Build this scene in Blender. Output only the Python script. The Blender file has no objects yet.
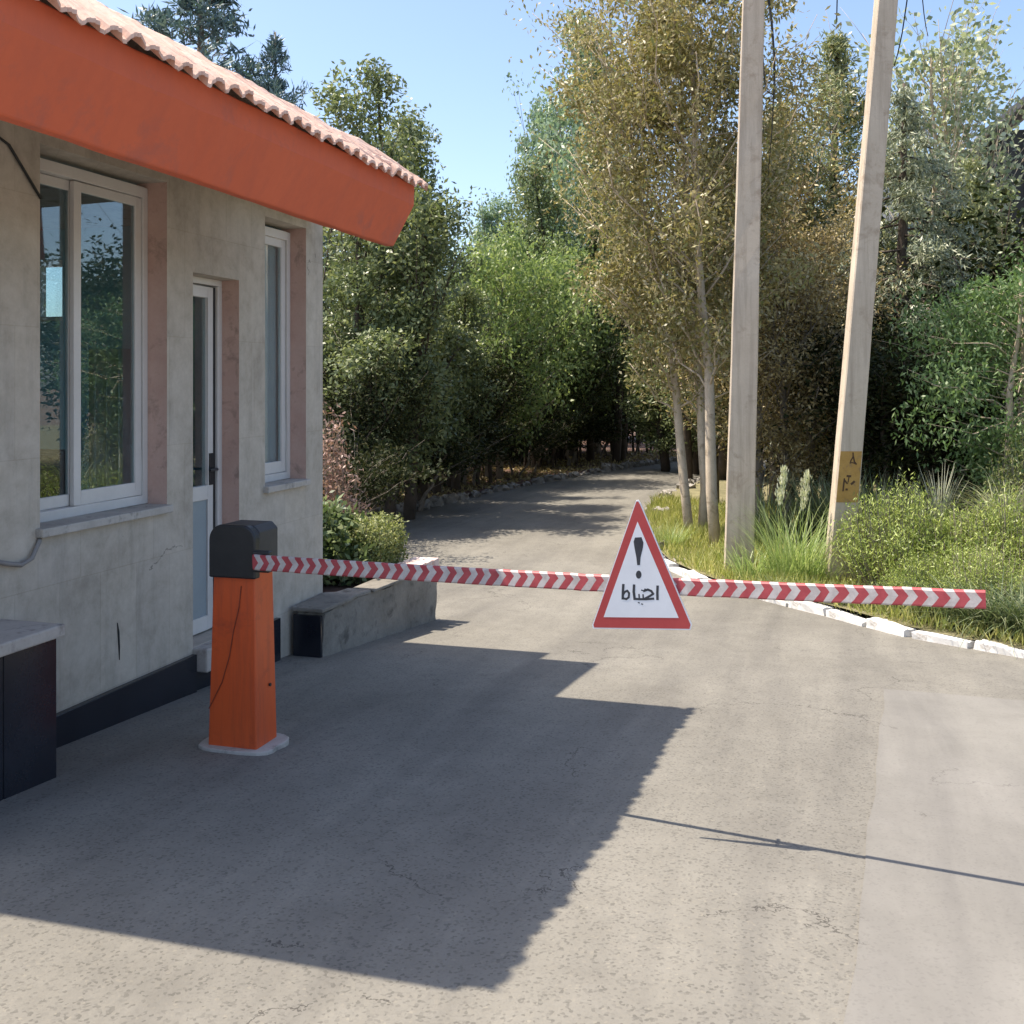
import bpy, bmesh, math, random
import numpy as np
from mathutils import Vector

random.seed(7)
R = math.radians
scn = bpy.context.scene
COL = scn.collection

# ------------------------------------------------------------------ helpers
class MB:
    """collects shapes and links them as ONE mesh object"""
    def __init__(s): s.v = []; s.f = []; s.m = []
    def add(s, vs, fs, m=0):
        o = len(s.v); s.v += [tuple(p) for p in vs]
        for f in fs: s.f.append(tuple(o + i for i in f)); s.m.append(m)
    def quad(s, a, b, c, d, m=0): s.add([a, b, c, d], [(0, 1, 2, 3)], m)
    def box(s, x0, x1, y0, y1, z0, z1, m=0):
        vs = [(x0,y0,z0),(x1,y0,z0),(x1,y1,z0),(x0,y1,z0),(x0,y0,z1),(x1,y0,z1),(x1,y1,z1),(x0,y1,z1)]
        s.add(vs, [(0,3,2,1),(4,5,6,7),(0,1,5,4),(1,2,6,5),(2,3,7,6),(3,0,4,7)], m)
    def obox(s, c, ax, ay, az, hx, hy, hz, m=0):
        c, ax, ay, az = Vector(c), Vector(ax), Vector(ay), Vector(az)
        vs = [c+ax*(i*hx)+ay*(j*hy)+az*(k*hz) for k in (-1,1) for i, j in ((-1,-1),(1,-1),(1,1),(-1,1))]
        s.add(vs, [(0,3,2,1),(4,5,6,7),(0,1,5,4),(1,2,6,5),(2,3,7,6),(3,0,4,7)], m)
    def prism(s, poly, axis, a, b, m=0):
        """extrude a 2D polygon along axis 0/1/2 from a to b"""
        def P(p, t):
            return (t, p[0], p[1]) if axis == 0 else (p[0], t, p[1]) if axis == 1 else (p[0], p[1], t)
        n = len(poly)
        vs = [P(p, a) for p in poly] + [P(p, b) for p in poly]
        s.add(vs, [tuple(range(n)), tuple(range(2*n-1, n-1, -1))] + [(i, i+n, (i+1) % n + n, (i+1) % n) for i in range(n)], m)
    def tube(s, pts, rad, n=6, m=0):
        pts = [Vector(p) for p in pts]; k = len(pts)
        if not hasattr(rad, '__len__'): rad = [rad]*k
        vs = []
        for i in range(k):
            t = (pts[min(i+1, k-1)] - pts[max(i-1, 0)])
            t = t.normalized() if t.length > 1e-9 else Vector((0,0,1))
            u = t.cross(Vector((1,0,0)) if abs(t.x) < .8 else Vector((0,1,0))).normalized(); w = t.cross(u)
            for j in range(n):
                a = 2*math.pi*j/n
                vs.append(pts[i] + (u*math.cos(a) + w*math.sin(a))*rad[i])
        fs = [(i*n+j, i*n+(j+1) % n, (i+1)*n+(j+1) % n, (i+1)*n+j) for i in range(k-1) for j in range(n)]
        fs += [tuple(range(n-1, -1, -1)), tuple(range((k-1)*n, k*n))]
        s.add(vs, fs, m)
    def mesh(s, name, mats, off=(0,0,0), merge=True, smooth=False):
        me = bpy.data.meshes.new(name)
        o = off
        me.from_pydata([(p[0]-o[0], p[1]-o[1], p[2]-o[2]) for p in s.v], [], s.f)
        for m in (mats if isinstance(mats, (list, tuple)) else [mats]): me.materials.append(m)
        me.polygons.foreach_set('material_index', s.m)
        bm = bmesh.new(); bm.from_mesh(me)
        if merge: bmesh.ops.remove_doubles(bm, verts=bm.verts, dist=2e-4)
        bmesh.ops.recalc_face_normals(bm, faces=bm.faces)
        bm.to_mesh(me); bm.free()
        if smooth: me.polygons.foreach_set('use_smooth', [True]*len(me.polygons))
        me.update(); return me
    def build(s, name, mats, parent=None, bevel=0, smooth=False, merge=True):
        root = parent
        while root is not None and root.parent is not None: root = root.parent
        off = tuple(root.location) if root is not None else (0,0,0)
        o = bpy.data.objects.new(name, s.mesh(name, mats, off, merge, smooth)); COL.objects.link(o)
        if parent is not None: o.parent = parent
        if bevel:
            b = o.modifiers.new('bevel', 'BEVEL'); b.width = bevel; b.segments = 2; b.limit_method = 'ANGLE'; b.angle_limit = R(40)
        return o

def tag(o, label=None, cat=None, group=None, kind=None):
    if label: o['label'] = label
    if cat: o['category'] = cat
    if group: o['group'] = group
    if kind: o['kind'] = kind
    return o
def thing(name, label, cat, loc=(0,0,0), group=None):
    o = bpy.data.objects.new(name, None); COL.objects.link(o); o.location = loc; o.empty_display_size = .2
    return tag(o, label, cat, group)
def link(name, me, parent=None):
    o = bpy.data.objects.new(name, me); COL.objects.link(o)
    if parent is not None: o.parent = parent
    return o
def copy_thing(src, loc, rz=0, sc=(1,1,1), label=None, cat=None, group=None):
    c = src.copy(); COL.objects.link(c); c.location = loc; c.rotation_euler = (0,0,rz); c.scale = sc
    for k, v in (('label', label), ('category', cat), ('group', group)):
        if v: c[k] = v
    for ch in src.children:
        d = ch.copy(); COL.objects.link(d); d.parent = c
    return c

# ------------------------------------------------------------------ place: heights of the ground, edges of the drive
GP = [(-60,.03),(0,0),(2.75,-.06),(4.3,-.165),(5.4,-.225),(6.5,-.3),(8.6,-.46),(12,-.6),(20,-.68),(40,-.72),(400,-1)]
GY = np.array([a for a, b in GP]); GZ = np.array([b for a, b in GP])
def g(Y): return float(np.interp(Y, GY, GZ))
KR = [(30,-6),(14,5.6),(10,6.5),(5,7.3),(2.5,8.05),(1.48,8.63),(.68,9.2),(-.35,10.47),(-1.2,11.5),(-1.75,12.6),(-2.3,14.4),(-2.75,17),(-3.0,21),(-2.4,25.5),(0,31),(5,38),(14,46)]
KL = [(-30,-6),(-14,5),(-9.5,9),(-7.6,12.5),(-6.78,16.95),(-6.45,21),(-5.4,26),(-3.9,31),(-.8,37),(4,44),(6,46)]
def edge(path, Y):
    return float(np.interp(Y, [p[1] for p in path], [p[0] for p in path]))
def xr(Y): return edge(KR, Y)
def xl(Y): return edge(KL, Y)
TH = R(16.25); CS, SN = math.cos(TH), math.sin(TH); F = 1050.0
def at(u, d):
    """ground plan position on a bearing (u) at a distance d ahead of the viewpoint"""
    t = (u-512)/F
    return ((-SN + CS*t)*d, (CS + SN*t)*d)
def ht(v, d): return 1.6 + (382-v)/F*d

# ------------------------------------------------------------------ materials
def nodes(name):
    m = bpy.data.materials.new(name); m.use_nodes = True
    nt = m.node_tree; b = nt.nodes['Principled BSDF']
    return m, nt, b
def N(nt, t, **kw):
    n = nt.nodes.new(t)
    for k, v in kw.items():
        if k in n.inputs.keys(): n.inputs[k].default_value = v
        else: setattr(n, k, v)
    return n
def ramp(nt, fac, stops):
    r = nt.nodes.new('ShaderNodeValToRGB'); e = r.color_ramp.elements
    while len(e) < len(stops): e.new(.5)
    for i, (p, c) in enumerate(stops):
        e[i].position = p; e[i].color = (*c, 1) if len(c) == 3 else c
    nt.links.new(fac, r.inputs[0]); return r
def mixc(nt, fac, a, b, mode='MIX'):
    m = nt.nodes.new('ShaderNodeMix'); m.data_type = 'RGBA'; m.blend_type = mode
    for i, x in ((0, fac), (6, a), (7, b)):
        if hasattr(x, 'is_linked') or hasattr(x, 'links'): nt.links.new(x, m.inputs[i])
        elif isinstance(x, (int, float)): m.inputs[i].default_value = x
        else: m.inputs[i].default_value = (*x, 1)
    return m.outputs[2]
def math_(nt, op, a, b=None, c=None, clamp=False):
    m = nt.nodes.new('ShaderNodeMath'); m.operation = op; m.use_clamp = clamp
    for i, x in enumerate((a, b, c)):
        if x is None: continue
        if isinstance(x, (int, float)): m.inputs[i].default_value = x
        else: nt.links.new(x, m.inputs[i])
    return m.outputs[0]
def bump(nt, bsdf, h, strength=.3, dist=.01):
    b = N(nt, 'ShaderNodeBump', Strength=strength, Distance=dist)
    nt.links.new(h, b.inputs['Height']); nt.links.new(b.outputs[0], bsdf.inputs['Normal'])
def noise(nt, vec, scale, detail=5, rough=.55, dist=0):
    n = N(nt, 'ShaderNodeTexNoise', Scale=scale, Detail=detail, Roughness=rough, Distortion=dist)
    nt.links.new(vec, n.inputs['Vector']); return n.outputs['Fac']
def objco(nt): return nt.nodes.new('ShaderNodeTexCoord').outputs['Object']

def pm(name, c0, c1, scale=4, rough=.7, bumps=.15, fine=60, dirt=None, metallic=0, spec=.5, streak=None, run=(9, 9, .9)):
    m, nt, b = nodes(name); co = objco(nt)
    n1 = noise(nt, co, scale, 6, .6); n2 = noise(nt, co, fine, 4, .6)
    f = math_(nt, 'ADD', math_(nt, 'MULTIPLY', n1, .75), math_(nt, 'MULTIPLY', n2, .25))
    r = ramp(nt, f, [(.32, c0), (.68, c1)]); c = r.outputs[0]
    if dirt:
        n3 = noise(nt, co, scale*1.7, 8, .7, .4)
        k = ramp(nt, n3, [(.54, (0,0,0)), (.68, (1,1,1))])
        c = mixc(nt, k.outputs[0], c, dirt)
    if streak:                                          # rain runs, stretched down the face
        mp = N(nt, 'ShaderNodeMapping'); mp.inputs['Scale'].default_value = run; nt.links.new(co, mp.inputs[0])
        k = ramp(nt, noise(nt, mp.outputs[0], 1.3, 6, .7), [(.47, (0,0,0)), (.74, (.75,.75,.75))])
        c = mixc(nt, k.outputs[0], c, streak)
    nt.links.new(c, b.inputs['Base Color']); b.inputs['Roughness'].default_value = rough
    b.inputs['Metallic'].default_value = metallic; b.inputs['Specular IOR Level'].default_value = spec
    if bumps: bump(nt, b, math_(nt, 'ADD', n1, n2), bumps, .006)
    return m

def leafm(name, cols, trans=.35, rough=.42, spec=.5):
    m, nt, b = nodes(name)
    gq = nt.nodes.new('ShaderNodeNewGeometry')
    k = len(cols)
    r = ramp(nt, gq.outputs['Random Per Island'], [(i/(k-1) if k > 1 else 0, c) for i, c in enumerate(cols)])
    nt.links.new(r.outputs[0], b.inputs['Base Color']); b.inputs['Roughness'].default_value = rough
    b.inputs['Specular IOR Level'].default_value = spec
    t = nt.nodes.new('ShaderNodeBsdfTranslucent')
    tc = mixc(nt, .5, r.outputs[0], (.9, .95, .35), 'MULTIPLY')
    nt.links.new(tc, t.inputs[0])
    mx = nt.nodes.new('ShaderNodeMixShader'); mx.inputs[0].default_value = trans
    nt.links.new(b.outputs[0], mx.inputs[1]); nt.links.new(t.outputs[0], mx.inputs[2])
    nt.links.new(mx.outputs[0], nt.nodes['Material Output'].inputs[0])
    return m

def asphalt(name, c_lo, c_hi, stone, agg=1.0, crack=1.0):
    m, nt, b = nodes(name); co = objco(nt)
    big = noise(nt, co, .55, 6, .6, .3); mid = noise(nt, co, 5, 6, .65)
    f = math_(nt, 'ADD', math_(nt, 'MULTIPLY', big, .65), math_(nt, 'MULTIPLY', mid, .35))
    c = ramp(nt, f, [(.36, c_lo), (.64, c_hi)]).outputs[0]
    v = N(nt, 'ShaderNodeTexVoronoi', Scale=110); nt.links.new(co, v.inputs['Vector'])
    bw = nt.nodes.new('ShaderNodeRGBToBW'); nt.links.new(v.outputs['Color'], bw.inputs[0])
    k = ramp(nt, bw.outputs[0], [(.14, (.55,.55,.55)), (.30, (.94,.94,.94)), (.5, (1,1,1)), (.85, (1.0,.99,.97)), (1, stone)])
    c = mixc(nt, .75*agg, c, k.outputs[0], 'MULTIPLY')
    # chipped joints between the stones
    pits = ramp(nt, noise(nt, co, 115, 3, .65), [(.55, (0,0,0)), (.68, (1,1,1))]).outputs[0]
    pm_ = ramp(nt, noise(nt, co, 2.6, 4, .7), [(.40, (.25,.25,.25)), (.6, (1,1,1))]).outputs[0]
    c = mixc(nt, math_(nt, 'MULTIPLY', math_(nt, 'MULTIPLY', pits, pm_), .22*agg), c, (.06, .055, .048))
    # crazing cracks, a few metres apart, only in patches
    v3 = N(nt, 'ShaderNodeTexVoronoi', Scale=1.3, feature='DISTANCE_TO_EDGE')
    wv3 = N(nt, 'ShaderNodeVectorMath', operation='MULTIPLY_ADD')
    w3 = N(nt, 'ShaderNodeTexNoise', Scale=2.2, Detail=6, Roughness=.7); nt.links.new(co, w3.inputs['Vector'])
    nt.links.new(w3.outputs['Color'], wv3.inputs[0]); wv3.inputs[1].default_value = (.5,.5,.5)
    nt.links.new(co, wv3.inputs[2]); nt.links.new(wv3.outputs[0], v3.inputs['Vector'])
    ck = math_(nt, 'LESS_THAN', v3.outputs['Distance'], .0045)
    ckm = math_(nt, 'GREATER_THAN', noise(nt, co, 1.1, 3, .6), .57)
    c = mixc(nt, math_(nt, 'MULTIPLY', math_(nt, 'MULTIPLY', ck, ckm), .7*crack), c, (.05,.045,.04))
    mpt = N(nt, 'ShaderNodeMapping'); mpt.inputs['Scale'].default_value = (2.2, .22, 1); nt.links.new(co, mpt.inputs[0])
    tr_ = ramp(nt, noise(nt, mpt.outputs[0], 1.0, 6, .65, .5), [(.35, (.80,.80,.81)), (.6, (1.06,1.06,1.05))]); c = mixc(nt, .9, c, tr_.outputs[0], 'MULTIPLY')
    st = ramp(nt, noise(nt, co, 1.7, 8, .7, .6), [(.6, (0,0,0)), (.75, (1,1,1))])
    c = mixc(nt, math_(nt, 'MULTIPLY', st.outputs[0], .2), c, (.10,.09,.08))
    nt.links.new(c, b.inputs['Base Color']); b.inputs['Roughness'].default_value = .85
    b.inputs['Specular IOR Level'].default_value = .25
    bump(nt, b, math_(nt, 'ADD', bw.outputs[0], math_(nt, 'MULTIPLY', mid, 2)), .55*agg, .006)
    return m

M = {}
M['asphalt'] = asphalt('worn_asphalt', (.178,.167,.145), (.240,.227,.198), (1.3,1.26,1.18))
M['patch'] = asphalt('smooth_concrete', (.190,.181,.163), (.232,.221,.202), (1.05,1.05,1.05), .3, .5)
M['soil'] = pm('dry_soil', (.10,.065,.045), (.24,.165,.12), 2.5, .95, .5, 35)
M['litter'] = pm('leaf_litter', (.07,.04,.03), (.22,.12,.09), 3, .95, .6, 45, (.05,.05,.03))
M['verge'] = pm('verge_soil', (.12,.11,.055), (.27,.24,.13), 3, .95, .5, 45)

def plaster():
    m, nt, b = nodes('stone_clad_wall'); co = objco(nt)
    n1 = noise(nt, co, 2.2, 9, .7, .5); n2 = noise(nt, co, 11, 8, .75)
    f = math_(nt, 'ADD', math_(nt, 'MULTIPLY', n1, .6), math_(nt, 'MULTIPLY', n2, .4))
    c = ramp(nt, f, [(.34, (.34,.295,.238)), (.5, (.475,.422,.35)), (.66, (.59,.532,.455))]).outputs[0]
    sp = nt.nodes.new('ShaderNodeSeparateXYZ'); nt.links.new(co, sp.inputs[0])
    cb = nt.nodes.new('ShaderNodeCombineXYZ'); nt.links.new(math_(nt, 'ADD', sp.outputs[1], sp.outputs[0]), cb.inputs[0]); nt.links.new(sp.outputs[2], cb.inputs[1])
    br = N(nt, 'ShaderNodeTexBrick', Scale=1.0); br.offset = 0.5
    br.inputs['Brick Width'].default_value = .30; br.inputs['Row Height'].default_value = .62
    br.inputs['Mortar Size'].default_value = .0035; br.inputs['Mortar Smooth'].default_value = .6
    br.inputs['Color1'].default_value = (1.03,1.02,1.0,1); br.inputs['Color2'].default_value = (.93,.93,.935,1); br.inputs['Mortar'].default_value = (.84,.82,.79,1)
    nt.links.new(cb.outputs[0], br.inputs['Vector'])
    c = mixc(nt, .8, c, br.outputs['Color'], 'MULTIPLY')
    # grime runs
    mp = N(nt, 'ShaderNodeMapping'); mp.inputs['Scale'].default_value = (6, 6, .8); nt.links.new(co, mp.inputs[0])
    st = ramp(nt, noise(nt, mp.outputs[0], 1.2, 7, .7), [(.52, (0,0,0)), (.72, (1,1,1))])
    c = mixc(nt, math_(nt, 'MULTIPLY', st.outputs[0], .38), c, (.22,.195,.165))
    sp2 = ramp(nt, noise(nt, co, 30, 4, .8), [(.68, (0,0,0)), (.76, (1,1,1))])
    c = mixc(nt, math_(nt, 'MULTIPLY', sp2.outputs[0], .5), c, (.13,.12,.11))
    # hairline cracks and chipped spots
    wn = N(nt, 'ShaderNodeTexNoise', Scale=2.5, Detail=6, Roughness=.7); nt.links.new(co, wn.inputs['Vector'])
    wv = N(nt, 'ShaderNodeVectorMath', operation='MULTIPLY_ADD'); nt.links.new(wn.outputs['Color'], wv.inputs[0]); wv.inputs[1].default_value = (.4,.4,.4); nt.links.new(co, wv.inputs[2])
    vc = N(nt, 'ShaderNodeTexVoronoi', Scale=1.15, feature='DISTANCE_TO_EDGE'); nt.links.new(wv.outputs[0], vc.inputs['Vector'])
    ck = math_(nt, 'MULTIPLY', math_(nt, 'LESS_THAN', vc.outputs['Distance'], .005), math_(nt, 'GREATER_THAN', noise(nt, co, 1.4, 3), .63))
    c = mixc(nt, math_(nt, 'MULTIPLY', ck, .6), c, (.10,.09,.08))
    ch = ramp(nt, noise(nt, co, 5.5, 9, .8, .3), [(.665, (0,0,0)), (.69, (1,1,1))])
    c = mixc(nt, math_(nt, 'MULTIPLY', ch.outputs[0], .55), c, (.24,.215,.185))
    nt.links.new(c, b.inputs['Base Color']); b.inputs['Roughness'].default_value = .85
    bump(nt, b, math_(nt, 'ADD', n2, noise(nt, co, 70, 3)), .25, .005)
    return m
M['wall'] = plaster()
M['inside'] = pm('blue_room_paint', (.22,.40,.45), (.27,.46,.51), 2, .7, .05)
M['reveal'] = pm('pink_reveal_paint', (.50,.32,.26), (.60,.42,.35), 5, .75, .12, 60, (.36,.25,.2))
M['orange'] = pm('orange_eave_paint', (.57,.116,.052), (.65,.138,.06), 1.4, .78, .12, 25, (.44,.12,.08), streak=(.52,.115,.06), run=(5, 5, 1.2))
M['tile'] = pm('pale_clay_tile', (.66,.40,.29), (.78,.58,.48), 6, .8, .3, 40, (.55,.36,.28))
M['roofback'] = pm('weathered_roof', (.25,.17,.13), (.36,.25,.2), 3, .85, .2)
M['upvc'] = pm('white_window_plastic', (.60,.575,.54), (.70,.675,.64), 3, .45, .03, 40)
M['sill'] = pm('stone_sill', (.36,.33,.29), (.52,.48,.43), 5, .8, .2, 50, (.2,.18,.16))
M['blacktile'] = pm('black_granite_tile', (.010,.011,.016), (.022,.024,.032), 3, .22, .03, 80)
M['grey'] = pm('grout', (.22,.2,.19), (.3,.28,.26), 5, .9, .1)
M['concrete'] = pm('weathered_concrete', (.15,.135,.112), (.28,.255,.22), 4, .9, .5, 50, (.10,.09,.078))
M['polecon'] = pm('pole_concrete', (.47,.39,.295), (.60,.51,.40), 2.5, .9, .3, 70, (.38,.30,.22), streak=(.30,.24,.18), run=(9, 9, .5))
M['capstone'] = pm('cap_stone', (.36,.32,.28), (.52,.47,.42), 4, .85, .3, 50, (.22,.19,.17))
M['brick'] = pm('whitewashed_brick', (.55,.40,.35), (.74,.62,.57), 9, .85, .3, 60)
M['white'] = pm('white_kerb_paint', (.62,.605,.58), (.78,.765,.74), 7, .8, .3, 50, (.33,.30,.26))
M['stone'] = pm('rough_edging_stone', (.22,.20,.175), (.42,.39,.35), 5, .9, .5, 40)
M['barrier'] = pm('orange_barrier_paint', (.62,.088,.018), (.68,.108,.025), 2.2, .42, .03, 40, (.42,.06,.02), streak=(.36,.06,.025), run=(16, 16, 1.2))
M['black'] = pm('black_plastic', (.010,.011,.013), (.022,.023,.026), 8, .42, .04, 120)
M['capgrey'] = pm('lit_black_plastic', (.03,.03,.032), (.055,.055,.058), 8, .5, .04, 120)  # light on the cap's side is put into this greyer colour
M['rubber'] = pm('black_cable', (.012,.012,.012), (.03,.03,.03), 6, .6, 0)
M['signwhite'] = pm('white_sign_face', (.72,.72,.74), (.80,.80,.82), 6, .5, .02, 60)
M['signred'] = pm('red_sign_border', (.42,.045,.045), (.50,.065,.06), 5, .5, .02, 60)
M['ink'] = pm('black_lettering', (.022,.023,.03), (.05,.05,.058), 20, .6, 0)
M['yellow'] = pm('faded_yellow_paint', (.36,.20,.05), (.48,.29,.08), 9, .85, .2, 60, (.27,.17,.08))
M['rust'] = pm('brown_paint_marks', (.05,.025,.012), (.10,.05,.02), 20, .8, 0)
M['curtain'] = pm('pale_curtain', (.45,.5,.56), (.56,.6,.66), 3, .9, .1)
M['blind'] = pm('grey_blind', (.50,.49,.47), (.60,.59,.57), 3, .8, .05)
M['doorpanel'] = pm('blue_grey_door_panel', (.26,.31,.33), (.31,.36,.38), 3, .5, .03)
M['scratch'] = pm('dark_orange_scratch', (.16,.03,.012), (.25,.05,.02), 20, .7, 0)
M['chair'] = pm('black_chair_vinyl', (.015,.015,.018), (.03,.03,.035), 6, .5, .05)
M['wood'] = pm('desk_wood', (.16,.1,.06), (.22,.14,.09), 4, .6, .05)
M['bark'] = pm('grey_bark', (.16,.13,.10), (.34,.29,.235), 6, .95, .6, 60, (.10,.08,.06))
M['bark_pale'] = pm('pale_bark', (.42,.34,.24), (.60,.50,.38), 6, .95, .5, 60, (.28,.22,.155))
M['bark_dark'] = pm('dark_bark', (.05,.038,.028), (.12,.09,.068), 6, .95, .5, 60)
M['shed'] = pm('dark_weathered_sheet', (.035,.032,.03), (.075,.068,.062), 3, .8, .2, 40)
M['render'] = pm('white_house_render', (.6,.57,.52), (.72,.69,.64), 2, .85, .1)

def glass():
    m, nt, b = nodes('window_glass'); nt.nodes.remove(b)
    fr = N(nt, 'ShaderNodeLayerWeight', Blend=.5); tr = nt.nodes.new('ShaderNodeBsdfTransparent'); tr.inputs[0].default_value = (.78,.86,.88,1)
    gl = nt.nodes.new('ShaderNodeBsdfGlossy'); gl.inputs['Roughness'].default_value = .01; gl.inputs['Color'].default_value = (1,1,1,1)
    mx = nt.nodes.new('ShaderNodeMixShader')
    nt.links.new(math_(nt, 'MULTIPLY_ADD', math_(nt, 'POWER', fr.outputs['Facing'], 3.2), .85, .075, True), mx.inputs[0]); nt.links.new(tr.outputs[0], mx.inputs[1]); nt.links.new(gl.outputs[0], mx.inputs[2])
    nt.links.new(mx.outputs[0], nt.nodes['Material Output'].inputs[0]); return m
M['glass'] = glass()

def chevrons():
    m, nt, b = nodes('red_white_chevron_paint'); co = objco(nt)
    sp = nt.nodes.new('ShaderNodeSeparateXYZ'); nt.links.new(co, sp.inputs[0])
    wob = math_(nt, 'MULTIPLY', math_(nt, 'SUBTRACT', noise(nt, co, 9, 4), .5), .024)
    s = math_(nt, 'ADD', math_(nt, 'ADD', sp.outputs[0], wob), math_(nt, 'MULTIPLY', math_(nt, 'ABSOLUTE', sp.outputs[2]), .75))
    fr = math_(nt, 'FRACT', math_(nt, 'DIVIDE', s, .0665))
    k = math_(nt, 'LESS_THAN', fr, .52)
    wn = ramp(nt, noise(nt, co, 22, 5, .7), [(.35, (.42,.37,.35)), (.62, (.60,.545,.52))])
    rn = ramp(nt, noise(nt, co, 18, 5, .7), [(.35, (.34,.045,.055)), (.65, (.46,.075,.085))])
    c = mixc(nt, k, wn.outputs[0], rn.outputs[0])
    nt.links.new(c, b.inputs['Base Color']); b.inputs['Roughness'].default_value = .5
    return m
M['chevron'] = chevrons()

L = {
 'grove': leafm('leaf_grove_green', [(0.095,0.123,0.057),(0.166,0.209,0.092),(0.237,0.283,0.129),(0.375,0.403,0.198)]),
 'bright': leafm('leaf_bright_green', [(0.145,0.214,0.072),(0.237,0.324,0.118),(0.324,0.413,0.159),(0.437,0.486,0.222)], .45),
 'bluish': leafm('leaf_bluish_green', [(0.160,0.252,0.172),(0.233,0.337,0.233),(0.319,0.423,0.286),(0.438,0.531,0.366)]),
 'pale': leafm('leaf_pale_olive', [(.17,.155,.06),(.28,.235,.095),(.38,.31,.135),(.24,.26,.085),(.42,.36,.19),(.50,.45,.29)], .4),
 'brown': leafm('leaf_dry_brown', [(0.160,0.125,0.061),(0.299,0.235,0.111),(0.437,0.346,0.168),(0.624,0.517,0.283)], .35),
 'olive': leafm('leaf_conifer_olive', [(0.144,0.175,0.070),(0.239,0.271,0.122),(0.351,0.367,0.175),(0.478,0.478,0.255)], .25),
 'pine': leafm('needle_blue_grey', [(0.064,0.116,0.124),(0.095,0.160,0.166),(0.128,0.191,0.195),(0.181,0.245,0.237)], .2),
 'cedar': leafm('needle_grey_green', [(0.142,0.176,0.113),(0.227,0.261,0.170),(0.340,0.369,0.242),(0.482,0.495,0.340)], .2),
 'silver': leafm('leaf_silver_green', [(0.199,0.250,0.150),(0.291,0.343,0.219),(0.428,0.469,0.315),(0.612,0.640,0.465)], .4),
 'robinia': leafm('leaf_fresh_green', [(.09,.16,.05),(.14,.23,.08),(.19,.29,.11),(.27,.36,.17)], .45),
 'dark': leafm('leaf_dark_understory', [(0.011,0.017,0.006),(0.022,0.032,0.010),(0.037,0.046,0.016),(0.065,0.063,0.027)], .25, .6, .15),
 'hedge': leafm('leaf_hedge', [(0.064,0.098,0.038),(0.117,0.164,0.063),(0.193,0.247,0.104),(0.326,0.367,0.190)], .35),
 'box': leafm('leaf_clipped_hedge', [(0.136,0.170,0.051),(0.238,0.272,0.093),(0.340,0.365,0.145),(0.476,0.476,0.221)], .35),
 'rosemary': leafm('leaf_rosemary', [(0.155,0.207,0.050),(0.254,0.321,0.077),(0.363,0.435,0.112),(0.509,0.559,0.168)], .3),
 'grass': leafm('blade_yellow_green', [(0.221,0.272,0.060),(0.340,0.374,0.102),(0.459,0.459,0.153),(0.612,0.561,0.238)], .45),
 'reed': leafm('blade_light_green', [(0.195,0.285,0.090),(0.300,0.405,0.135),(0.420,0.510,0.210),(0.540,0.600,0.300)], .45),
 'fount': leafm('blade_grey_green', [(0.144,0.176,0.080),(0.224,0.256,0.128),(0.352,0.368,0.192),(0.576,0.560,0.320)], .35),
 'yucca': leafm('blade_pale', [(0.392,0.406,0.280),(0.532,0.532,0.392),(0.672,0.658,0.504)], .35),
 'plume': leafm('plume_cream', [(0.605,0.638,0.396),(0.700,0.700,0.506),(0.700,0.700,0.605)], .4),
 'darkgrass': leafm('blade_dark_green', [(0.051,0.085,0.034),(0.102,0.145,0.060),(0.170,0.212,0.093),(0.340,0.357,0.221)], .3),
 'pinkdry': leafm('leaf_pinkish_dry', [(0.224,0.126,0.098),(0.364,0.224,0.182),(0.504,0.350,0.294)], .3),
}

# ------------------------------------------------------------------ leaves, trees
def leaf_mesh(name, C, A, Nn, Ls, Ws, mat, fold=.0):
    """one diamond leaf per row; C base points, A axis, Nn side direction"""
    n = len(C)
    Nn = Nn + np.array([-.45, -.55, .75])*.75      # blades turn towards the light
    A = A/np.linalg.norm(A, axis=1, keepdims=True)
    S = np.cross(A, Nn); S /= (np.linalg.norm(S, axis=1, keepdims=True)+1e-9)
    Ls = Ls[:, None]; Ws = Ws[:, None]
    V = np.empty((n, 4, 3), np.float32)
    V[:, 0] = C; V[:, 1] = C + A*Ls*.45 + S*Ws*.5; V[:, 2] = C + A*Ls; V[:, 3] = C + A*Ls*.45 - S*Ws*.5
    me = bpy.data.meshes.new(name)
    me.vertices.add(n*4); me.vertices.foreach_set('co', V.reshape(-1))
    me.loops.add(n*4); me.loops.foreach_set('vertex_index', np.arange(n*4, dtype=np.int32))
    me.polygons.add(n); me.polygons.foreach_set('loop_start', np.arange(n, dtype=np.int32)*4)
    me.materials.append(mat); me.update(calc_edges=True); me.validate(); return me

def rand_dirs(rng, n):
    d = rng.normal(size=(n, 3)); return d/np.linalg.norm(d, axis=1, keepdims=True)

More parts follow.
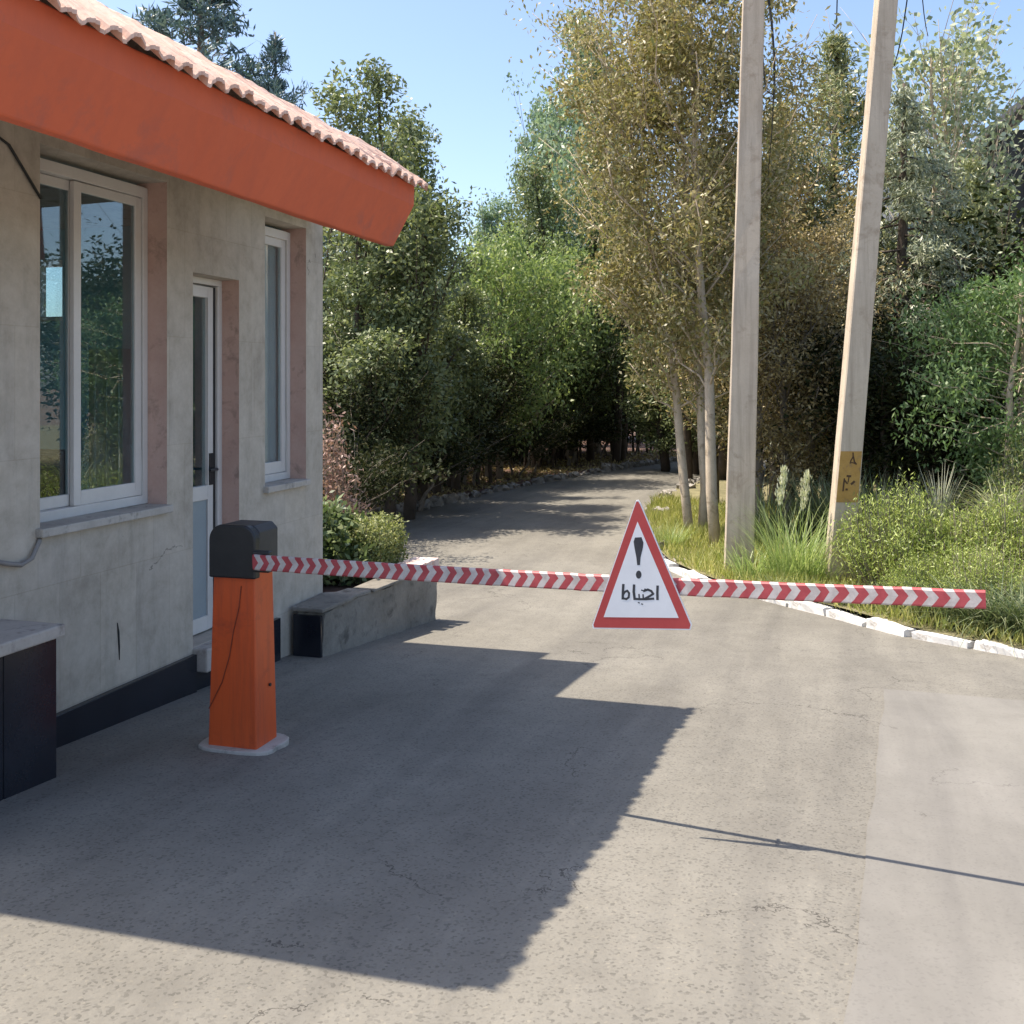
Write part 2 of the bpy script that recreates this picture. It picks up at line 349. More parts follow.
def tree_meshes(name, seed, H, r0, z0, prof, nb, up, leaf, n_leaf, sig, mat, bark, stems=((0,0,0,0),),
                curve=0., bias=(0,0,-.3), flat=1.0, sub=3, inner=.35, wob=.06):
    rng = np.random.default_rng(seed)
    mb = MB(); cl = []; cs = []
    up = R(up)
    for st in stems:
        bx, by, lx, ly = st[:4]; Hs = H*(st[4] if len(st) > 4 else 1.0)
        k = 11; tt = np.linspace(0, 1, k)
        P = np.stack([bx + lx*H*tt**1.15, by + ly*H*tt**1.15, Hs*tt], 1)
        P[1:, :2] += np.cumsum(rng.normal(0, wob, (k-1, 2)), 0)*.5
        P[0, 2] = -.25
        mb.tube(P, list(r0*(1-.93*tt)**.85 + .006), 7)
        for i in range(nb):
            f = (i + rng.random())/nb
            h = z0 + (Hs*.985-z0)*f
            s0 = np.array([np.interp(h, P[:, 2], P[:, j]) for j in range(3)])
            Rr = prof(f)*rng.uniform(.4, 1.2)
            az = i*2.39996 + rng.normal(0, .35) + seed
            e = up + rng.normal(0, .14)
            hd = np.array([math.cos(az), math.sin(az), 0])
            ss = np.linspace(0, 1, 6)[:, None]
            B = s0 + hd*Rr*ss + np.array([0, 0, 1])*(Rr*math.tan(e)*ss + curve*Rr*ss**2)
            B[1:] += rng.normal(0, .035*Rr, (5, 3))
            rb = max(.005, r0*.24*(1-f*.7))
            mb.tube(B, list(rb*(1-.85*np.linspace(0, 1, 6))+.003), 4)
            for s in np.linspace(inner, 1, 4):
                cl.append([np.interp(s, ss[:, 0], B[:, j]) for j in range(3)]); cs.append(sig*(.6+.5*Rr))
            for q in range(sub):
                s = rng.uniform(.3, .95); b0 = np.array([np.interp(s, ss[:, 0], B[:, j]) for j in range(3)])
                a2 = az + rng.choice([-1, 1])*rng.uniform(.5, 1.2); l2 = Rr*rng.uniform(.25, .5)
                b1 = b0 + np.array([math.cos(a2), math.sin(a2), math.tan(e)*.8+.15+curve*.6])*l2
                mb.tube([b0, (b0+b1)/2 + rng.normal(0, .03*Rr, 3), b1], [rb*.5, rb*.35, .003], 3)
                cl.append(b1); cs.append(sig*(.6+.5*Rr)); cl.append((b0+b1)/2); cs.append(sig*(.55+.4*Rr))
    cl = np.array(cl); cs = np.array(cs)
    w = cs**1.3*rng.gamma(.5, 1, len(cs)); w /= w.sum()
    ix = rng.choice(len(cl), n_leaf, p=w)
    off = rng.normal(size=(n_leaf, 3)); off *= np.minimum(1, 1.9/np.linalg.norm(off, axis=1))[:, None]; off = off*.92*cs[ix][:, None]; off[:, 2] *= flat
    C = cl[ix] + off
    A = rand_dirs(rng, n_leaf) + np.array(bias)
    Ls = rng.uniform(.65, 1.25, n_leaf)*leaf[0]; Ws = rng.uniform(.7, 1.2, n_leaf)*leaf[1]
    k = H/np.percentile(C[:, 2], 99.92); C[:, 2] *= k; mb.v = [(p[0], p[1], p[2]*k if p[2] > 0 else p[2]) for p in mb.v]
    crown = leaf_mesh(name + '_crown', C, A, rand_dirs(rng, n_leaf), Ls, Ws, mat)
    trunk = mb.mesh(name + '_trunk', bark, merge=False, smooth=True)
    return trunk, crown

def make_tree(name, meshes, loc, rz, sc, label, cat='tree', group=None):
    t = thing(name, label, cat, loc, group); t.rotation_euler = (0,0,rz); t.scale = sc
    link('trunk', meshes[0], t); link('crown', meshes[1], t)
    return t

def prof_cone(r): return lambda f: r*(1.02-f)**.8
def prof_oval(r): return lambda f: r*(.25+.75*math.sin(math.pi*min(1, .12+f*.86))**.8)
def prof_pop(r): return lambda f: r*(.55+.45*math.sin(math.pi*f*.9))*(1.05-f)**.45
def ground(x, y): return g(y) + .03

# --- prototype meshes
T = {}
T['groveA'] = tree_meshes('grove_a', 11, 6.6, .09, .7, prof_pop(.75), 26, 58, (.09,.042), 38000, .2, L['grove'], M['bark_dark'], ((0,0,0,0),(.55,.2,.05,.0,.86),(-.45,-.2,-.06,.02,.93),(.2,-.6,.07,-.06,.7),(-.5,.3,-.10,.03,.72)), .35)
T['groveB'] = tree_meshes('grove_b', 12, 6.3, .08, .5, prof_pop(.78), 26, 58, (.09,.042), 38000, .2, L['grove'], M['bark_dark'], ((0,0,-.02,0),(.6,-.3,.06,.02,.95),(-.5,.3,-.05,-.02,.84),(.7,.3,.11,.03,.72),(-.6,-.4,-.1,-.05,.66)), .35)
T['bluish'] = tree_meshes('bluish', 13, 12.5, .16, 1.5, prof_pop(1.9), 62, 55, (.20,.10), 16000, .24, L['bluish'], M['bark'], ((0,0,0,0),(.7,.3,.03,0)), .4)
T['bright'] = tree_meshes('bright', 14, 5.8, .12, .8, prof_oval(2.3), 40, 30, (.15,.065), 17000, .25, L['bright'], M['bark'], ((0,0,0,0),(.6,.3,.06,.02)), .1)
T['pale'] = tree_meshes('pale', 15, 8.3, .062, 2.1, prof_oval(1.3), 60, 46, (.078,.030), 31000, .16, L['pale'], M['bark_pale'], ((0,0,-.035,.01),), .25, (0,0,-.6))
T['pale2'] = tree_meshes('pale_b', 16, 7.6, .062, 1.8, prof_oval(1.5), 54, 40, (.078,.030), 31000, .17, L['pale'], M['bark_pale'], ((0,0,-.15,.0),(.1,.12,-.03,.01)), .25, (0,0,-.6))
T['brown'] = tree_meshes('brown', 17, 5.4, .07, .7, prof_oval(1.05), 38, 52, (.075,.03), 30000, .20, L['brown'], M['bark'], ((0,0,0,0),(.4,.1,.03,0),(-.4,.1,-.03,0)), .2, (0,0,-.5))
T['conifer'] = tree_meshes('conifer', 18, 8.2, .14, .8, prof_cone(1.7), 90, 18, (.13,.03), 22000, .17, L['olive'], M['bark'], ((0,0,0,0),), .3, (0,0,.3))
T['pine'] = tree_meshes('pine', 19, 12.5, .22, 3.0, prof_cone(2.7), 56, 22, (.26,.06), 11000, .16, L['pine'], M['bark'], ((0,0,.01,0),), .2, (0,0,.5), .7)
T['cedar'] = tree_meshes('cedar', 20, 6.6, .13, .8, prof_cone(2.1), 70, 6, (.11,.022), 24000, .13, L['cedar'], M['bark_dark'], ((0,0,0,0),), -.5, (0,0,-.9), .8)
T['silver'] = tree_meshes('silver', 21, 11.0, .12, 3.0, prof_oval(1.7), 44, 55, (.17,.10), 7000, .2, L['silver'], M['bark_pale'], ((0,0,0,0),(.4,.2,.05,0),(-.4,.1,-.06,0)), .3)
T['robinia'] = tree_meshes('robinia', 22, 3.7, .06, 1.0, prof_oval(1.25), 34, 28, (.075,.026), 20000, .16, L['robinia'], M['bark_pale'], ((0,0,.03,0),(.3,.1,.08,0)), -.25, (0,0,-.9))
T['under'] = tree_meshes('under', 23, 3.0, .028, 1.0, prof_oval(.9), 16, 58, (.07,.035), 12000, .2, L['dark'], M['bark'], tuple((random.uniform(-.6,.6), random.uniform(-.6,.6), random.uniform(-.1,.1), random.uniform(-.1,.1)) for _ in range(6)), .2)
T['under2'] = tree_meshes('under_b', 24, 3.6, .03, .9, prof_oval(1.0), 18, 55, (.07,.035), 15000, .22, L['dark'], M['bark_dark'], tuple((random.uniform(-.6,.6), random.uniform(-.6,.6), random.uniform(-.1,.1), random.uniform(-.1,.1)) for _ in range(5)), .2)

first = {}
def plant(kind, name, u, d, top, label, rz=0., width=1., cat='tree', group=None, base=None):
    x, y = at(u, d)
    z = g(y) + .03
    H0 = {'groveA':6.6,'groveB':6.3,'bluish':12.5,'bright':5.8,'pale':8.3,'pale2':7.6,'brown':5.4,'conifer':8.2,'pine':12.5,'cedar':6.6,'silver':11,'robinia':3.7,'under':3.0,'under2':3.6}[kind]
    s = (top - z)/H0
    return make_tree(name, T[kind], (x, y, z), rz, (s*width, s*width, s), label, cat, group)

# left grove beside the drive, behind the gatehouse
plant('groveA', 'broadleaf_tree', 348, 16.5, 6.1, 'dark green tree directly behind the far corner of the orange eave', .3, 1.1)
plant('groveB', 'broadleaf_tree', 390, 18.0, 7.0, 'tall pointed dark green tree with the highest tops of the left grove', 1.7, 1.05)
plant('groveA', 'broadleaf_tree', 432, 21.5, 6.7, 'dark green tree at the right flank of the left grove, bordering the gap of sky', 2.6, .95)
plant('bluish', 'slender_tree', 481, 37, 8.4, 'small hazy bluish tree with two pointed tops standing in the gap of open sky', .5, .8)
plant('bright', 'broadleaf_tree', 500, 29, 5.3, 'bright green leaning tree at the bend of the drive, left of the others there', .2, 1.0)
plant('bright', 'broadleaf_tree', 572, 32, 6.0, 'bright green round tree at the bend of the drive under the gap of sky', 2.1, 1.0)
plant('bright', 'broadleaf_tree', 622, 33, 5.6, 'bright green tree overhanging the far end of the shaded drive', 4.0, .8)
plant('bright', 'broadleaf_tree', 489, 24.3, 5.1, 'bright green tree close to the edging stones where the shaded drive begins to bend', 5.1, .75)
plant('bright', 'broadleaf_tree', 534, 27.3, 5.5, 'bright green tree leaning over the shaded bend, middle one of those at the bend', 1.2, .8)
plant('bluish', 'poplar_tree', 556, 37, 12.2, 'tall bluish poplar on the right edge of the gap of sky', 2.3, .72)
plant('bluish', 'poplar_tree', 598, 34, 13.6, 'tallest bluish poplar rising behind the olive yellow tree', 4.4, .85)
plant('groveB', 'broadleaf_tree', 590, 29.5, 8.3, 'dark green tree below the tall bluish poplars', 3.3, 1.0)
# by the poles
plant('pale2', 'olive_tree', 692, 14.6, 7.4, 'olive yellow tree whose grey trunk leans left beside the drive', 0., 1.0)
plant('pale', 'olive_tree', 717, 13.6, 8.6, 'tall olive yellow tree with a pale trunk next to the left concrete pole', .15, 1.05)
plant('brown', 'dry_tree', 785, 15.5, 4.5, 'brown half dry tree filling the space between the two concrete poles', .7, 1.1)
plant('brown', 'dry_tree', 745, 18.5, 6.4, 'brown half dry tree partly hidden behind the left concrete pole', 2.9, 1.0)
plant('conifer', 'cypress_tree', 830, 19, 7.9, 'tall olive green conifer with a narrow tip behind the right concrete pole', .4, 1.05)
plant('conifer', 'cypress_tree', 788, 18.5, 6.5, 'olive green conifer showing above the brown tree between the poles', 2.4, 1.0)
plant('cedar', 'cedar_tree', 905, 17.0, 6.3, 'grey green cedar with drooping fronds right of the right concrete pole', .9, 1.15)
plant('silver', 'poplar_tree', 950, 25.0, 11.0, 'sparse silvery poplar at the top right, sky showing through its leaves', 1.0, 1.0)
plant('conifer', 'cypress_tree', 972, 21.0, 6.0, 'olive green conifer under the silvery poplar near the dark shed', 4.2, 1.0)
plant('robinia', 'robinia_tree', 1002, 12.4, 3.35, 'fresh green feathery tree at the right edge of the photo', .6, 1.0)
# conifers over the roof
plant('pine', 'pine_tree', 192, 28, 13.2, 'large blue grey pine rising over the middle of the tiled roof', .2, 1.15)
plant('pine', 'pine_tree', 274, 27, 10.5, 'smaller blue grey pine rising over the tiled roof, right of the large one', 2.0, .8)
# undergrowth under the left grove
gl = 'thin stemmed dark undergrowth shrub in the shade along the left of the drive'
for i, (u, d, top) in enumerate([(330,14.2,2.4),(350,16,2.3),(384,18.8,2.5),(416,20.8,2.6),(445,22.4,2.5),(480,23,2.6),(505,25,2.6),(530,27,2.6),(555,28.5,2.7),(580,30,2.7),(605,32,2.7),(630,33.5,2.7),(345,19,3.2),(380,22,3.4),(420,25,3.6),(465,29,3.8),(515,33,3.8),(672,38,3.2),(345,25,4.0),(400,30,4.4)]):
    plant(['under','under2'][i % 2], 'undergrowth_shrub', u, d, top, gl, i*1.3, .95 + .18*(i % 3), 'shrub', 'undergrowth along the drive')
# trees filling the wood behind
gw = 'dark green background tree of the wood behind the drive, mostly hidden by nearer trees'
for i, (u, d, top) in enumerate([(330,26,6.0),(375,30,7.0),(420,33,7.0),(455,40,5.8),(500,45,5.2),(545,44,5.4),(590,42,6.8),(640,40,8.0),(300,32,7.0)]):
    plant(['groveA','groveB'][i % 2], 'woodland_tree', u, d, top, gw, i*.9, 1.3, 'tree', 'trees of the wood behind the left grove')
gr = 'dark shaded background tree behind the verge shrubs, mostly hidden by nearer trees'
for i, (u, d, top) in enumerate([(690,27,5.5),(720,25,6.0),(745,25,6.4),(790,26,6.0),(850,24,5.2),(880,20,4.2),(915,22,4.6),(950,19,4.0),(1000,22,5.6),(1040,18,5.0),(1080,20,5.4),(840,18,3.4),(895,15.5,2.9),(930,15,2.6),(965,16,3.0),(870,16.5,2.8),(1010,16,3.2),(1120,20,5.6),(1180,17,5.0),(1260,20,5.8),(1340,18,5.4),(1150,27,7.5),(1230,27,8.0)]):
    plant(['groveA','groveB','under2'][2 if d < 18.5 else i % 2], 'woodland_tree', u, d, top, gr, i*1.1, 1.35 if d > 18.5 else 1.5, 'tree', 'trees of the wood behind the right verge')

# ------------------------------------------------------------------ small plants
def blades(name, n, seed, rad, Lr, W, arch, mat, spread=.6, parent=None, seg=5, cone=0.):
    """arching leaf blades from a tuft"""
    rng = np.random.default_rng(seed); vs = []; fs = []
    for i in range(n):
        a = rng.uniform(0, 2*math.pi); r = rad*math.sqrt(rng.random())
        b = np.array([r*math.cos(a), r*math.sin(a), 0]); a2 = a + rng.normal(0, .7)
        ln = rng.uniform(*Lr); tilt = abs(rng.normal(0, spread)) + cone
        hd = np.array([math.cos(a2), math.sin(a2), 0]); sd = np.array([-math.sin(a2), math.cos(a2), 0])
        w = W*rng.uniform(.7, 1.25); p = b.copy(); th = tilt; o = len(vs)
        for s in range(seg+1):
            f = s/seg; ww = w*.5*(1-f**1.6)+.0006
            vs += [tuple(p - sd*ww), tuple(p + sd*ww)]
            th += arch*rng.uniform(.6, 1.4)/seg
            p = p + (hd*math.sin(th) + np.array([0,0,1])*math.cos(th))*ln/seg
        for s in range(seg): fs.append((o+2*s, o+2*s+1, o+2*s+3, o+2*s+2))
    me = bpy.data.meshes.new(name); me.from_pydata(vs, [], fs); me.materials.append(mat); me.update()
    return me

def bush_mesh(name, seed, rx, ry, h, n, leaf, mat, bias=(0,0,.9), box=False, nst=60, stem=None, up=.9):
    """twiggy shrub: stems fan out from the base, leaves set along them"""
    rng = np.random.default_rng(seed); mb = MB(); C = []; A = []
    per = n//nst
    for i in range(nst):
        if box:
            e = np.array([rng.uniform(-rx, rx), rng.uniform(-ry, ry), h*rng.uniform(.55, 1)])
            b = np.array([e[0]*.7, e[1]*.7, 0])
        else:
            a = rng.uniform(0, 2*math.pi); q = math.sqrt(rng.random())
            e = np.array([rx*q*math.cos(a), ry*q*math.sin(a), h*(1-.55*q*q)*rng.uniform(.75, 1.08)])
            b = np.array([e[0]*.45, e[1]*.45, 0])
        m = (b+e)/2 + np.array([e[0]*.15, e[1]*.15, h*.06])
        mb.tube([b - np.array([0,0,.08]), m, e], [.007, .005, .002], 3)
        t = rng.uniform(.22, 1.0, per)[:, None]
        p = (1-t)**2*b + 2*t*(1-t)*m + t*t*e
        sc = .05 if not box else .06
        C.append(p + rng.normal(0, sc, (per, 3))); A.append(rand_dirs(rng, per) + np.array(bias))
    C = np.concatenate(C); A = np.concatenate(A); k = len(C)
    if box:
        C[:, 0] = np.clip(C[:, 0], -rx*1.05, rx*1.05); C[:, 1] = np.clip(C[:, 1], -ry*1.05, ry*1.05); C[:, 2] = np.clip(C[:, 2], 0, h*1.04)
    lf = leaf_mesh(name + '_foliage', C, A, rand_dirs(rng, k), rng.uniform(.7, 1.3, k)*leaf[0], rng.uniform(.7, 1.2, k)*leaf[1], mat)
    return mb.mesh(name + '_stems', stem or M['bark'], merge=False), lf

def shrub(name, meshes, loc, rz, sc, label, cat='shrub', group=None):
    t = thing(name, label, cat, loc, group); t.rotation_euler = (0,0,rz); t.scale = sc
    link('stems', meshes[0], t); link('foliage', meshes[1], t); return t

def gz(x, y): return g(y) + .09
rm = [bush_mesh('rosemary_a', 31, .62, .55, .95, 15000, (.042,.011), L['rosemary'], nst=230),
      bush_mesh('rosemary_b', 32, .55, .5, .8, 13000, (.042,.011), L['rosemary'], nst=210)]
for i, (u, d, s, lab) in enumerate([
    (900, 10.3, (1.05,1.05,1.14), 'dense yellow green needle leaved shrub just right of the right concrete pole'),
    (962, 10.0, (1.1,1.1,1.12), 'broad yellow green needle leaved shrub behind the tip of the barrier arm'),
    (1022, 9.7, (1.1,1.0,1.12), 'yellow green needle leaved shrub at the right edge, below the arching grass'),
    (925, 9.45, (.8,.7,.62), 'low yellow green needle leaved shrub in front, just above the barrier arm'),
    (985, 9.1, (.8,.7,.66), 'low yellow green needle leaved shrub by the kerb under the barrier tip')]):
    x, y = at(u, d); shrub('needle_shrub', rm[i % 2], (x, y, gz(x, y)), i*1.4, s, lab, 'shrub')
x, y = at(1035, 11.6)
shrub('seedhead_shrub', bush_mesh('seedhead', 33, .6, .6, 1.75, 9000, (.05,.016), L['box'], nst=120), (x, y, gz(x, y)), 0, (1,1,1), 'taller buff seed headed shrub at the far right behind the arching grass')
x, y = at(1008, 10.5)
tag(link('arching_grass_clump', blades('arching_grass', 460, 34, .18, (.6,1.05), .010, 1.5, L['fount'], .35)), 'large clump of arching grey green grass at the right edge', 'grass clump').location = (x, y, gz(x, y)+.55)
x, y = at(940, 10.7)
tag(link('yucca_tuft', blades('yucca_tuft', 60, 35, .05, (.4,.7), .011, .25, L['yucca'], .3)), 'pale spiky tuft standing up behind the needle leaved shrubs', 'plant').location = (x, y, gz(x, y)+.62)
# plume grass between the poles
x, y = at(795, 10.9); pz = gz(x, y)
pg = thing('plume_grass_clump', 'light green tall grass clump with pale plumes between the two concrete poles', 'grass clump', (x, y, pz))
link('blades', blades('plume_blades', 330, 37, .26, (.45,1.05), .009, .7, L['reed'], .24), pg)
for k, (dx, dz) in enumerate(((-.13, 1.04), (.10, 1.0))):
    rng = np.random.default_rng(40+k); n = 260
    t = rng.random(n); C = np.stack([dx+.05*(t-.5)+rng.normal(0,.012+.012*np.sin(t*3), n), rng.normal(0,.018, n), dz-.26+.40*t], 1)
    sm = MB(); sm.tube([(dx*.3, 0, 0), (dx*.7, 0, .4), (dx-.02, 0, dz-.26), (dx+.02, 0, dz+.1)], [.006,.005,.004,.002], 5); link('stalk', sm.mesh('stalk', L['reed'], merge=False), pg)
    link('plume', leaf_mesh('plume', C, rand_dirs(rng, n)*.28+np.array([0,0,1.]), rand_dirs(rng, n), np.full(n,.05), np.full(n,.012), L['plume']), pg)
def clump_at(name, u, d, mesh, lab, cat='grass clump', rz=0., sc=1., dz=0., group=None):
    x, y = at(u, d); o = tag(link(name, mesh), lab, cat, group); o.location = (x, y, gz(x, y)+dz); o.rotation_euler = (0,0,rz); o.scale = (sc,)*3; return o
tuft = blades('green_tuft', 210, 50, .24, (.25,.6), .008, .9, L['reed'], .3)
dtuft = blades('dark_tuft', 260, 51, .24, (.35,.75), .011, 1.3, L['darkgrass'], .35)
stalk = blades('stalk_tuft', 140, 52, .22, (.6,1.15), .02, .5, L['darkgrass'], .16)
clump_at('grass_tuft', 757, 11.1, tuft, 'light green grass tuft at the right foot of the left concrete pole', rz=.4)
clump_at('grass_tuft', 818, 10.9, tuft, 'light green grass tuft at the left foot of the right concrete pole', rz=2.4, sc=.9)
clump_at('grass_tuft', 672, 13.6, tuft, 'light green grass tuft at the foot of the leaning trunk', rz=4.4, sc=.7)
for i, (u, d, s) in enumerate([(868,12.2,1.0),(850,12.6,1.1),(885,12.4,1.1),(905,12.6,1.0),(838,12.9,1.0),(765,13.2,1.0),(815,13.4,1.0)]):
    clump_at('reed_clump', u, d, stalk, 'dark upright stalks of a reed clump in the shade behind the concrete poles', rz=i*1.1, sc=s, group='dark reed clumps behind the poles')
for i, (u, d, s) in enumerate([(935,8.95,.75),(965,8.7,.85),(995,8.5,.9),(1020,8.35,.95),(1045,8.2,.9),(905,9.15,.6),(880,9.35,.5),(855,9.55,.42),(828,9.75,.4),(800,10.0,.38),(775,10.25,.36),(950,8.75,.5),(980,8.5,.55)]):
    clump_at('grass_clump', u, d, dtuft, 'dark green grass clump drooping over the white kerb below the barrier tip', rz=i*1.7, sc=s, group='grass clumps drooping over the kerb')

# grass growing over the verge
def grass_sheet():
    rng = np.random.default_rng(60); P = []
    while len(P) < 22000:
        Y = rng.uniform(8.3, 19); X = xr(Y) + .06 + abs(rng.normal(0, 1.3))
        if X < 7 and Y > 8.0: P.append((X, Y))
    P = np.array(P); n = len(P)
    C = np.stack([P[:, 0], P[:, 1], np.array([g(y)+.06 for y in P[:, 1]])], 1)
    A = rand_dirs(rng, n)*.55; A[:, 2] = np.abs(A[:, 2]) + .6
    patch = .5+.5*np.sin(P[:, 0]*3.1)*np.sin(P[:, 1]*2.3)
    return leaf_mesh('grass', C, A, rand_dirs(rng, n), rng.uniform(.10, .26, n)*(.6+.7*patch), rng.uniform(.008, .016, n), L['grass'])
tag(link('grass', grass_sheet()), 'yellow green grass and weeds covering the verge round the concrete poles', 'grass', kind='stuff')
def litter_sheet():
    rng = np.random.default_rng(61); n = 9000
    Y = rng.uniform(9.5, 34, n); X = np.array([xl(y) for y in Y]) - .15 - np.abs(rng.normal(0, 2.2, n))
    C = np.stack([X, Y, np.array([g(y) for y in Y])+.075], 1); A = rand_dirs(rng, n); A[:, 2] = np.abs(A[:, 2])*.5
    return leaf_mesh('leaf_litter', C, A, rand_dirs(rng, n), rng.uniform(.05, .13, n), rng.uniform(.03, .06, n), L['brown'])
tag(link('leaf_litter', litter_sheet()), 'fallen leaves and low weeds under the left grove', 'leaf litter', kind='stuff')

# ------------------------------------------------------------------ ground
def strip_sheet(name, mat, rows, left, right, zf, n):
    mb = MB(); vs = []; fs = []
    for Y in rows:
        a, b = left(Y), right(Y)
        for i in range(n+1):
            X = a + (b-a)*i/n; vs.append((X, Y, zf(X, Y)))
    for j in range(len(rows)-1):
        for i in range(n):
            o = j*(n+1)+i; fs.append((o, o+1, o+n+2, o+n+1))
    mb.add(vs, fs); o = mb.build(name, mat, merge=False, smooth=True); o['kind'] = 'structure'; return o
rows = [-30,-15,-6] + [i*.25 for i in range(-20, 160)] + [40,42,44,46]
strip_sheet('ground', M['soil'], [-200,-60,-30]+[i*1.0 for i in range(-20, 50)]+[60,90,150,390], lambda Y: -400, lambda Y: 400, lambda X, Y: g(Y)-.06, 6)
road = strip_sheet('road', M['asphalt'], rows, xl, xr, lambda X, Y: g(Y), 30)
rng0 = np.random.default_rng(70)
hum = rng0.normal(0, .02, (400,))
strip_sheet('verge', M['verge'], [5.4+i*.25 for i in range(0, 162)], lambda Y: xr(Y)+.05, lambda Y: max(xr(Y)+.2, 40), lambda X, Y: g(Y)+.07+.03*math.sin(X*2.1+Y)*math.sin(Y*1.7), 60)
strip_sheet('woodland_floor', M['litter'], [5.2+i*.25 for i in range(0, 163)], lambda Y: -45, lambda Y: xl(Y)-.06, lambda X, Y: g(Y)+.05+.03*math.sin(X*1.3+Y)*math.sin(Y*1.1), 60)
# smooth concrete apron on the right
def apron():
    mb = MB(); vs = []; fs = []
    rowsA = [-4+i*.2 for i in range(0, 56)]; n = 16
    for Y in rowsA:
        a = float(np.interp(Y, [-4, 2.86, 5, 7.1], [-.4, .07, .245, .41])); b = 9.0 - max(0, Y-5)*1.6
        for i in range(n+1):
            X = a + (b-a)*i/n + (.006*math.sin(Y*4.1)+.005*math.sin(Y*23.7+1) if i == 0 else 0); yy = Y + (.012*math.sin(X*3.3)+.006*math.sin(X*17.1) if Y > 6.9 else 0)
            vs.append((X, yy, g(yy)+.004))
    for j in range(len(rowsA)-1):
        for i in range(n):
            o = j*(n+1)+i; fs.append((o, o+1, o+n+2, o+n+1))
    mb.add(vs, fs); o = mb.build('concrete_apron', M['patch'], merge=False, smooth=True); o['kind'] = 'structure'
apron()

# ------------------------------------------------------------------ kerbs
def path_pts(path, step):
    P = [Vector((a, b)) for a, b in path]; out = []; acc = 0
    for a, b in zip(P, P[1:]):
        Ls = (b-a).length; t = (step-acc) if out else 0
        while t <= Ls:
            p = a + (b-a)*(t/Ls); out.append((p.x, p.y, math.atan2(b.y-a.y, b.x-a.x))); t += step
        acc = Ls-(t-step)
    return out
KRn = [p for p in KR if 6.0 < p[1] < 12.7]
rk = random.Random(5)
def stone_block(length, w, h, seed, rough=.008):
    mb = MB(); rr = random.Random(seed)
    nx, ny, nz = 6, 2, 2; bm = bmesh.new()
    bmesh.ops.create_cube(bm, size=1); bmesh.ops.subdivide_edges(bm, edges=bm.edges, cuts=3, use_grid_fill=True)
    for v in bm.verts:
        v.co = Vector((v.co.x*length, v.co.y*w, (v.co.z+.5)*h))
        v.co += Vector((rr.gauss(0, rough), rr.gauss(0, rough), rr.gauss(0, rough)))
    me = bpy.data.meshes.new('stone_block'); bm.to_mesh(me); bm.free(); return me
kb = [stone_block(.49, .13, .24, s, .0035) for s in range(4)]
for m_ in kb: m_.materials.append(M['white'])
for i, (x, y, a) in enumerate(path_pts(KRn[::-1], .505)):
    o = link('kerb_stone', kb[i % 4]); o.location = (x, y, g(y)-.178 + rk.uniform(-.02, .012)); o.rotation_euler = (rk.gauss(0, .03), rk.gauss(0, .02), a + rk.gauss(0, .04))
    o.scale = (rk.uniform(.86, 1.0), 1, 1)
    tag(o, 'white painted kerb stone in the curved row bordering the planted verge', 'kerb stone', 'white kerb stones along the verge')
rb_ = [stone_block(.34, .2, .24, 20+s, .03) for s in range(4)]
for m_ in rb_: m_.materials.append(M['stone'])
for i, (x, y, a) in enumerate(path_pts([p for p in KL if 12 < p[1] < 38], .62)):
    o = link('edging_stone', rb_[i % 4]); o.location = (x, y, g(y)-.1 + rk.uniform(-.03, .03)); o.rotation_euler = (rk.gauss(0, .08), rk.gauss(0, .08), a + rk.gauss(0, .3))
    s = rk.uniform(.7, 1.1); o.scale = (s, s, s)
    tag(o, 'rough pale edging stone in the row along the left of the shaded drive', 'stone', 'rough edging stones left of the drive')
for i, (x, y, a) in enumerate(path_pts([p for p in KR if 12.5 < p[1] < 26], .5)):
    o = link('edging_stone', rb_[i % 4]); o.location = (x + rk.uniform(0, .25), y, g(y)-.1 + rk.uniform(-.03, .02)); o.rotation_euler = (rk.gauss(0, .1), rk.gauss(0, .1), a + rk.gauss(0, .5))
    s = rk.uniform(.6, 1.1); o.scale = (s, s, s)
    tag(o, 'rough rubble stone beside the tree trunks on the right of the drive', 'stone', 'rubble stones right of the drive')

# ------------------------------------------------------------------ gatehouse
XW, XI = -3.55, -3.75
Y0, Y1 = 2.80, 7.13
gh = thing('gatehouse', 'small stone clad gatehouse with orange eave, tiled roof, two windows and a narrow door', 'gatehouse', (-5.2, 4.9, 0))

